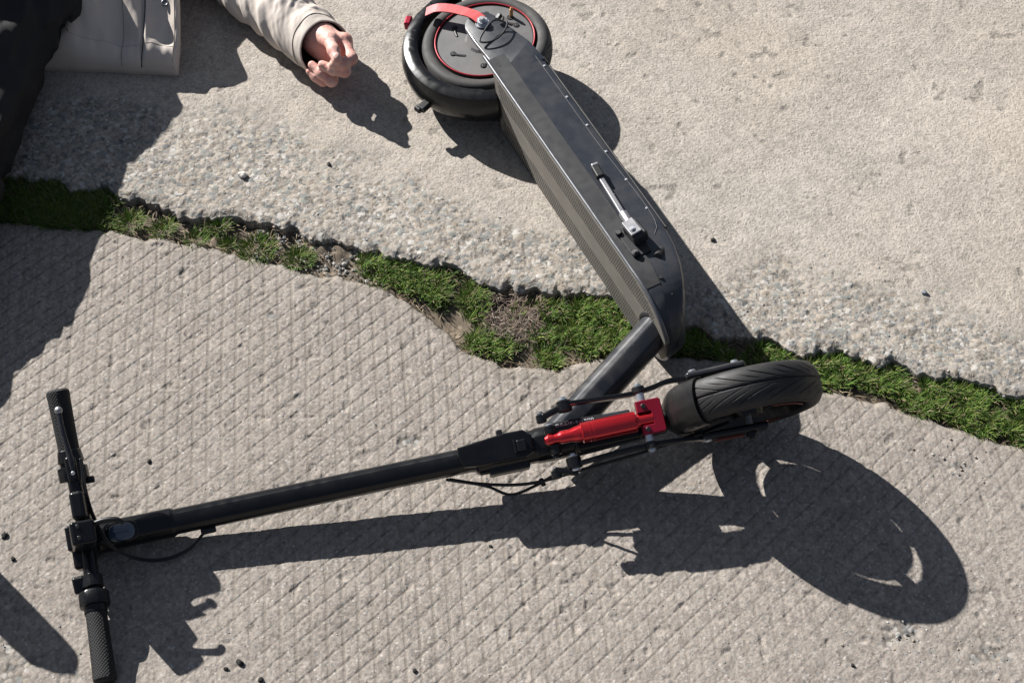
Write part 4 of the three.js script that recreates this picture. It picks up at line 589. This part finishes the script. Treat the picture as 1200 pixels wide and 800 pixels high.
// ------------------------------------------------------------------ the person lying on the upper slab
const person = new THREE.Group(); person.name = 'person'; person.position.set(-0.88, UPY, -0.7); scene.add(person);
tag(person, 'person lying on the upper slab in a pale beige jacket and black trousers, palm up', 'person');
{
  const put = (name, g, m, par = person) => { const q = Array.isArray(g) ? mergeGeometries(g.map(prep)) : g; q.translate(0.88, 0, 0.7); return mesh(name, q, m, par); };
  const skin = new THREE.MeshStandardMaterial({ roughness: 0.58, bumpScale: 0.00012, bumpMap: dtex(256, 256, (x, y, o) => { worley(x / 5, y / 5, 301); o[0] = o[1] = o[2] = 0.5 + (WO.d2 - WO.d) * 0.3 + (fbm(x / 24, y / 24, 3, 303) - 0.5) * 0.6; }), map: dtex(256, 256, (x, y, o) => { const k = fbm(x / 40, y / 40, 4, 305) - 0.5; o[0] = toS(0.66 + k * 0.08); o[1] = toS(0.365 + k * 0.22); o[2] = toS(0.305 + k * 0.2); }, true) }), nail = plain([0.66, 0.42, 0.36], 0.28);
  const noise3 = (n, o) => dtex(256, 256, (x, y, p) => { const a = o(x, y); p[0] = p[1] = p[2] = a; });
  const weave = noise3(0, (x, y) => 0.5 + 0.2 * ((x & 1) ^ (y & 1) ? 1 : -1) * 0.6 + (hsh(x, y, 9) - 0.5) * 0.35 + (fbm(x / 20, y / 20, 3, 201) - 0.5) * 0.5);
  weave.repeat.set(9, 9);
  const cloth = new THREE.MeshStandardMaterial({ roughness: 0.82, bumpMap: weave, bumpScale: 0.0003 }); cloth.color.setRGB(0.56, 0.495, 0.44);
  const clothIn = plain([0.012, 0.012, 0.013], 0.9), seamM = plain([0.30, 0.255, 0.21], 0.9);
  const dark = new THREE.MeshStandardMaterial({ roughness: 0.75, bumpMap: weave, bumpScale: 0.0006 }); dark.color.setRGB(0.0055, 0.0055, 0.0065);
  const knit = new THREE.MeshStandardMaterial({ roughness: 0.95, bumpMap: weave, bumpScale: 0.001 }); knit.color.setRGB(0.005, 0.005, 0.006);
  const MX = x => -1.76 - x;                                   // the other side of the body
  const Jn = { hip: [-0.875, 0.095, -0.69], knee: [-0.905, 0.082, -0.25], ank: [-1.005, 0.052, 0.14], sh: [-0.735, 0.105, -1.06], elb: [-0.535, 0.055, -0.83], wr: [-0.3354, 0.050, -0.6154] };
  const mir = p => [MX(p[0]), p[1], p[2]];
  const R = { hip: [-1.03, 0.095, -0.69], knee: [-1.12, 0.10, -0.26], ank: [-1.15, 0.058, 0.17], sh: mir(Jn.sh), elb: mir(Jn.elb), wr: mir(Jn.wr) };
  const torso = (x, y, z, g) => { let d = ellip(x, y, z, [-0.90, 0.105, -1.0], [0.165 + g, 0.1 + g, 0.20 + g]); d = smin(d, ellip(x, y, z, [-0.90, 0.102, -0.76], [0.155 + g, 0.095 + g, 0.18 + g]), 0.08); return smin(d, capsule(x, y, z, Jn.sh, R.sh, 0.06 + g, 0.06 + g), 0.08); };
  const leg = (x, y, z, L, g) => smin(capsule(x, y, z, L.hip, L.knee, 0.082 + g, 0.054 + g), capsule(x, y, z, L.knee, L.ank, 0.050 + g, 0.036 + g), 0.03);
  const head = (x, y, z) => {
    let d = ellip(x, y, z, [-0.88, 0.115, -1.385], [0.077, 0.098, 0.098]); d = smin(d, ellip(x, y, z, [-0.88, 0.150, -1.325], [0.058, 0.055, 0.082]), 0.04);
    d = smin(d, capsule(x, y, z, [-0.88, 0.205, -1.365], [-0.88, 0.222, -1.335], 0.008, 0.013), 0.018); for (const s of [-1, 1]) { d = Math.max(d, -(Math.hypot(x + 0.88 - s * 0.032, y - 0.213, z + 1.372) - 0.016)); d = smin(d, Math.hypot(x + 0.88 - s * 0.032, y - 0.196, z + 1.372) - 0.012, 0.004); d = smin(d, ellip(x, y, z, [-0.88 + s * 0.08, 0.12, -1.36], [0.012, 0.022, 0.032]), 0.012); }
    d = smin(d, ellip(x, y, z, [-0.88, 0.203, -1.302], [0.024, 0.009, 0.0065]), 0.006); d = smin(d, ellip(x, y, z, [-0.88, 0.203, -1.291], [0.021, 0.009, 0.0065]), 0.006);
    return smin(d, capsule(x, y, z, [-0.88, 0.11, -1.30], [-0.89, 0.10, -1.14], 0.052, 0.058), 0.03);
  };
  const body = (x, y, z) => { let d = torso(x, y, z, -0.03); for (const L of [Jn, R]) { d = smin(d, leg(x, y, z, L, -0.02), 0.04); d = smin(d, smin(capsule(x, y, z, L.sh, L.elb, 0.046, 0.038), capsule(x, y, z, L.elb, L.wr, 0.037, 0.025), 0.02), 0.03); } return smin(d, capsule(x, y, z, [-0.88, 0.11, -1.24], [-0.89, 0.10, -1.1], 0.052, 0.058), 0.03); };
  // left hand: palm up, thumb across, fingers curled
  const HB = { W: [-0.3354, 0.054, -0.6154], C: [[-0.2883, 0.074, -0.5918], [-0.2744, 0.072, -0.5495], [-0.2880, 0.077, -0.5315], [-0.3032, 0.080, -0.5265], [-0.2888, 0.058, -0.5812], [-0.2862, 0.058, -0.5328], [-0.3045, 0.066, -0.5285], [-0.3236, 0.070, -0.5361], [-0.2982, 0.043, -0.5716], [-0.3089, 0.042, -0.5255], [-0.3262, 0.052, -0.5335], [-0.3429, 0.058, -0.5486], [-0.3138, 0.030, -0.5682], [-0.3257, 0.026, -0.5419], [-0.3380, 0.034, -0.5440], [-0.3488, 0.040, -0.5515]], T: [[-0.3298, 0.066, -0.6132], [-0.3131, 0.086, -0.581], [-0.3033, 0.093, -0.5472], [-0.2966, 0.092, -0.5265]] };
  const handS = (x, y, z) => {
    let p = 9; for (let f = 0; f < 4; f++) { const m = HB.C[f * 4]; p = smin(p, capsule(x, y, z, HB.W, m, 0.019, 0.0115 - f * 0.0005), 0.018); }
    p = smin(p, capsule(x, y, z, [-0.371, 0.052, -0.6587], HB.W, 0.0265, 0.023), 0.02);
    p = smin(p, capsule(x, y, z, HB.T[0], HB.T[1], 0.0190, 0.0125), 0.020);
    p = smin(p, capsule(x, y, z, HB.T[1], HB.T[2], 0.0114, 0.0098), 0.008); p = smin(p, capsule(x, y, z, HB.T[2], HB.T[3], 0.0102, 0.0082), 0.007);
    for (let f = 0; f < 3; f++) p = smin(p, capsule(x, y, z, HB.C[f * 4], HB.C[f * 4 + 4], 0.0125, 0.0115), 0.008);
    for (let f = 0; f < 4; f++) { const r = [0.0096, 0.0094, 0.0088, 0.0078][f], c = HB.C; let d = capsule(x, y, z, c[f * 4], c[f * 4 + 1], r * 1.1, r); d = smin(d, capsule(x, y, z, c[f * 4 + 1], c[f * 4 + 2], r, r * 0.94), 0.009); d = smin(d, capsule(x, y, z, c[f * 4 + 2], c[f * 4 + 3], r * 0.95, r * 0.82), 0.008); p = smin(p, d, 0.005); }
    return p + (vn3(x * 260, y * 260, z * 260, 77) - 0.5) * 0.0006;
  };
  const hand = nets(handS, [-0.405, -0.004, -0.70], [-0.245, 0.125, -0.495], 0.0021);
  const hand2 = hand.clone().applyMatrix4(new THREE.Matrix4().makeScale(-1, 1, 1).setPosition(-1.76, 0, 0)); { const I = hand2.index.array; for (let k = 0; k < I.length; k += 3) { const t = I[k + 1]; I[k + 1] = I[k + 2]; I[k + 2] = t; } }
  put('body', [nets(body, [-1.5, -0.02, -1.3], [-0.28, 0.26, 0.26], 0.014), nets(head, [-1.0, -0.01, -1.52], [-0.76, 0.26, -1.2], 0.005), boxUV(hand).scale(1, 1, 1), boxUV(hand2)], skin);
  skin.map.repeat.set(12, 12); skin.bumpMap.repeat.set(12, 12);
  const nl = (c, r, rot) => new THREE.SphereGeometry(1, 14, 10).scale(r * 0.62, r * 0.22, r * 0.8).applyMatrix4(new THREE.Matrix4().makeRotationFromEuler(new THREE.Euler(...rot))).translate(...c);
  put('nail', nl([-0.2972, 0.1002, -0.5262], 0.0088, [0.35, -0.3, 0.1]), nail);
  const hair = nets((x, y, z) => Math.max(ellip(x, y, z, [-0.88, 0.105, -1.395], [0.086, 0.1, 0.106]), (y - 0.14) * 0.8 + (z + 1.43) * 0.9 + (vn(x * 60, z * 60, 5) - 0.5) * 0.02), [-1.0, -0.01, -1.53], [-0.76, 0.22, -1.24], 0.006);
  put('hair', hair, plain([0.02, 0.014, 0.01], 0.6));
  // trousers, sweater, shoes
  const wr = (x, y, z, f, a, s) => (vn3(x * f + z * f * 0.6, y * f, z * f * 0.45, s) - 0.5) * a + (vn3(x * f * 2.4, y * f * 2.4, z * f * 1.2, s + 3) - 0.5) * a * 0.4;
  const trous = (x, y, z) => { let d = ellip(x, y, z, [-0.93, 0.10, -0.70], [0.195, 0.102, 0.14]); for (const L of [Jn, R]) d = smin(d, leg(x, y, z, L, 0.014), 0.035); return Math.max(d + wr(x, y, z, 26, 0.034, 211), 0.006 - y, z - 0.13); };
  put('trousers', nets(trous, [-1.27, -0.01, -0.88], [-0.70, 0.24, 0.2], 0.009), dark);
  const sw = (x, y, z) => Math.max(torso(x, y, z, 0.012) + wr(x, y, z, 18, 0.016, 221), 0.006 - y);
  put('sweater', nets(sw, [-1.16, -0.01, -1.24], [-0.64, 0.25, -0.58], 0.012), knit);
  for (const L of [Jn, R]) { const s = L === Jn ? 1 : -1, a = L.ank; const H = [a[0] + 0.005 * s, 0.034, a[2] + 0.06], T = [a[0] + 0.125 * s, 0.205, a[2] + 0.165]; const shoe = nets((x, y, z) => { let d = capsule(x, y, z, H, T, 0.036, 0.022); d = smin(d, capsule(x, y, z, [a[0], a[1] + 0.01, a[2] - 0.02], H, 0.045, 0.038), 0.03); d = smin(d, capsule(x, y, z, [H[0] - 0.02, H[1], H[2]], [T[0] - 0.022, T[1] - 0.01, T[2]], 0.03, 0.020), 0.02); return Math.max(d, 0.004 - y); }, [a[0] - 0.13, -0.01, a[2] - 0.09], [a[0] + 0.15, 0.27, a[2] + 0.2], 0.008); put('shoe', shoe, plain([0.02, 0.02, 0.022], 0.6)); }
  // jacket: back and shoulders, the front laid open on the concrete, the sleeve
  const jk = (x, y, z) => { let d = torso(x, y, z, 0.026); d = smin(d, capsule(x, y, z, R.sh, R.elb, 0.07, 0.062), 0.03); d = smin(d, capsule(x, y, z, R.elb, [MX(-0.345), 0.05, -0.625], 0.06, 0.05), 0.02); d = smin(d, capsule(x, y, z, Jn.sh, Jn.elb, 0.07, 0.064), 0.03); const open = ellip(x, y, z, [-0.9, 0.22, -0.82], [0.15, 0.14, 0.34]); return Math.max(d + wr(x, y, z, 20, 0.014, 231), -open, 0.006 - y, z + (x > -1.1 ? 0.86 : 0.5)); };
  const flapPt = (u, v, off = 0) => {                          // u across to the placket edge, v down to the hem
    const zT = -1.02, hemZ = lerp(-0.594, -0.577, u) + (fbm(u * 5, 2.2, 2, 241) - 0.5) * 0.012, xR = lerp(-0.620, -0.584, sstep(0, 0.75, v)) + 0.006 * Math.sin(v * 9), xL = -0.84;
    let x = lerp(xL, xR, u), z = lerp(zT, hemZ, v);
    let h = 0.046 + 0.03 * Math.exp(-(((u - 0.15) / 0.25) ** 2)) + 0.035 * sstep(0.75, 0, v) * sstep(1.1, 0.5, u);
    h -= 0.03 * sstep(0.3, 0, u); h += 0.012 * Math.sin(u * 7.5 + v * 5 + 0.8) * sstep(1, 0.8, v) * sstep(1.05, 0.8, u) + (fbm(x * 16 + z * 7, z * 9 - x * 8, 3, 245) - 0.5) * 0.030 * sstep(1.02, 0.85, v) + (fbm(x * 60, z * 34, 2, 248) - 0.5) * 0.006;
    h -= 0.012 * sstep(0.55, 0.62, u) * sstep(0.7, 0.62, u) * 0.25 + 0.006 * Math.exp(-(((u - 0.755) / 0.012) ** 2)); h += 0.0025 * sstep(0.615, 0.625, u) + 0.0035 * sstep(0.765, 0.78, u);
    h += 0.08 * sstep(0.985, 0.66, v) * (1 - 0.3 * sstep(0.75, 1, u)) * sstep(0.0, 0.4, u) + 0.009 * Math.sin(u * 21 - v * 16) * sstep(0.99, 0.9, v) * sstep(0.3, 0.5, u);
    const r1 = 0.03, toHem = (1 - v) * (hemZ - zT); if (toHem < r1) { const t = 1 - toHem / r1; h = lerp(h, 0.012, 1 - Math.sqrt(Math.max(0, 1 - t * t * 0.995))); }
    const toR = (1 - u) * (xR - xL), r2 = 0.010; if (toR < r2) { const t = 1 - toR / r2; h -= 0.018 * (1 - Math.sqrt(Math.max(0, 1 - t * t))); }
    return [x, Math.max(h, 0.010) + off, z];
  };
  const NU = 150, NV = 170, fl = grid(NU + 2, NV + 2, (i, j) => { const u = clamp(i / (NU - 1)), v = clamp(j / (NV - 1)); const p = flapPt(u, v); if (i >= NU) { p[1] = i === NU ? Math.max(p[1] - 0.014, 0.002) : -0.006; p[0] -= i === NU ? 0.001 : 0.012; } if (j >= NV) { p[1] = j === NV ? 0.0 : -0.006; p[2] -= j === NV ? 0.003 : 0.012; } return [...p, p[0], p[2]]; });
  { const ix = fl.index.array; for (let k = 0; k < ix.length; k += 3) { const t = ix[k + 1]; ix[k + 1] = ix[k + 2]; ix[k + 2] = t; } fl.computeVertexNormals(); }
  const A = V3(...Jn.elb), Cf = V3(-0.3235, 0.052, -0.5935), ax = Cf.clone().sub(A), Ls = ax.length(); ax.normalize(); const sx = V3(0, 1, 0).cross(ax).normalize(), sy = ax.clone().cross(sx);
  const slv = (t, a, off = 0) => { const w = lerp(0.064, 0.0505, sstep(0, 1, t)), hgt = lerp(0.052, 0.044, t); const c = Math.cos(a), s = Math.sin(a);
    const dr = 0.0085 * (fbm(t * 9 + Math.sin(a) * 1.3 + 3, Math.cos(a) * 1.6 + t * 4, 3, 251) - 0.5) * 2 * sstep(1.02, 0.78, t) + 0.0022 * Math.sin(t * 42 + 3.5 * Math.sin(a + 0.6)) * sstep(0.95, 0.55, t) + 0.0015 * (fbm(t * 30, a * 3, 2, 255) - 0.5) + off;
    const p = A.clone().addScaledVector(ax, t * Ls - 0.024 * s * sstep(0.55, 1, t)).addScaledVector(sx, c * (w + dr)).addScaledVector(sy, s * (hgt + dr)); p.y = Math.max(p.y, 0.008 + (p.y < 0.008 ? (0.008 - p.y) * 0.08 : 0)); return p; };
  const NA = 96, sg = grid(NA, 132, (i, j) => { const a = i / NA * Math.PI * 2; const t = Math.min(j / 127, 1); const p = slv(t * 1.0, a, j > 127 ? -(j - 127) * 0.0012 : 0); if (j > 127) p.addScaledVector(ax, j === 128 ? 0.002 : j === 129 ? 0.001 : -0.002 * (j - 129)); return [p.x, p.y, p.z, t * 0.35, a * 0.05]; }, true);
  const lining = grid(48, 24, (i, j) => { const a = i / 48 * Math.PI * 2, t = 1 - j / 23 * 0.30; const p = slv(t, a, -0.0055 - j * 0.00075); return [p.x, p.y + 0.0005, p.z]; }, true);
  const jacket = put('jacket', [boxUV(nets(jk, [-1.52, -0.01, -1.28], [-0.44, 0.27, -0.5], 0.012)), fl, sg], cloth);
  cloth.side = THREE.DoubleSide; clothIn.side = THREE.DoubleSide;
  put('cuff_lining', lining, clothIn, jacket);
  const line = (u0, u1, off) => { const L = []; for (let k = 0; k <= 60; k++) { const v = k / 60 * 0.998; L.push(flapPt(lerp(u0, u1, v), v, off)); } return L; };
  put('zip', tube(line(0.83, 0.757, 0.0008), 0.0011, 120, 6), plain([0.03, 0.03, 0.034], 0.5), jacket);
  put('seam', tube(line(0.622, 0.622, 0.0006), 0.0007, 120, 5), seamM, jacket);
  { const hs = []; for (let k = 0; k <= 60; k++) hs.push(flapPt(0.2 + k / 60 * 0.78, 0.942, 0.0002)); put('hem_stitch', tube(hs, 0.00028, 120, 5), seamM, jacket); const ps = line(0.968, 0.968, 0.0003); put('edge_stitch', tube(ps, 0.0005, 120, 5), seamM, jacket);
    const cs = []; for (let k = 0; k <= 48; k++) { cs.push(slv(0.93, k / 48 * Math.PI * 2, 0.0006)); } put('cuff_stitch', tube(cs, 0.0006, 96, 5), seamM, jacket); }
  const sp = flapPt(0.905, 0.79, 0.002); put('snap', [new THREE.TorusGeometry(0.0052, 0.0019, 8, 24).rotateX(Math.PI / 2 + 0.45).translate(...sp), new THREE.CylinderGeometry(0.0045, 0.0045, 0.0015, 20).rotateX(0.45).translate(...sp)], plain([0.16, 0.16, 0.17], 0.35, 0.8), jacket);
  put('pocket_seam', tube([[-0.995, 0.205, -0.66], [-0.955, 0.212, -0.62], [-0.93, 0.20, -0.56], [-0.915, 0.19, -0.50]], 0.001, 30, 5), dark);
  shade(person);
}

renderer.render(scene, camera);
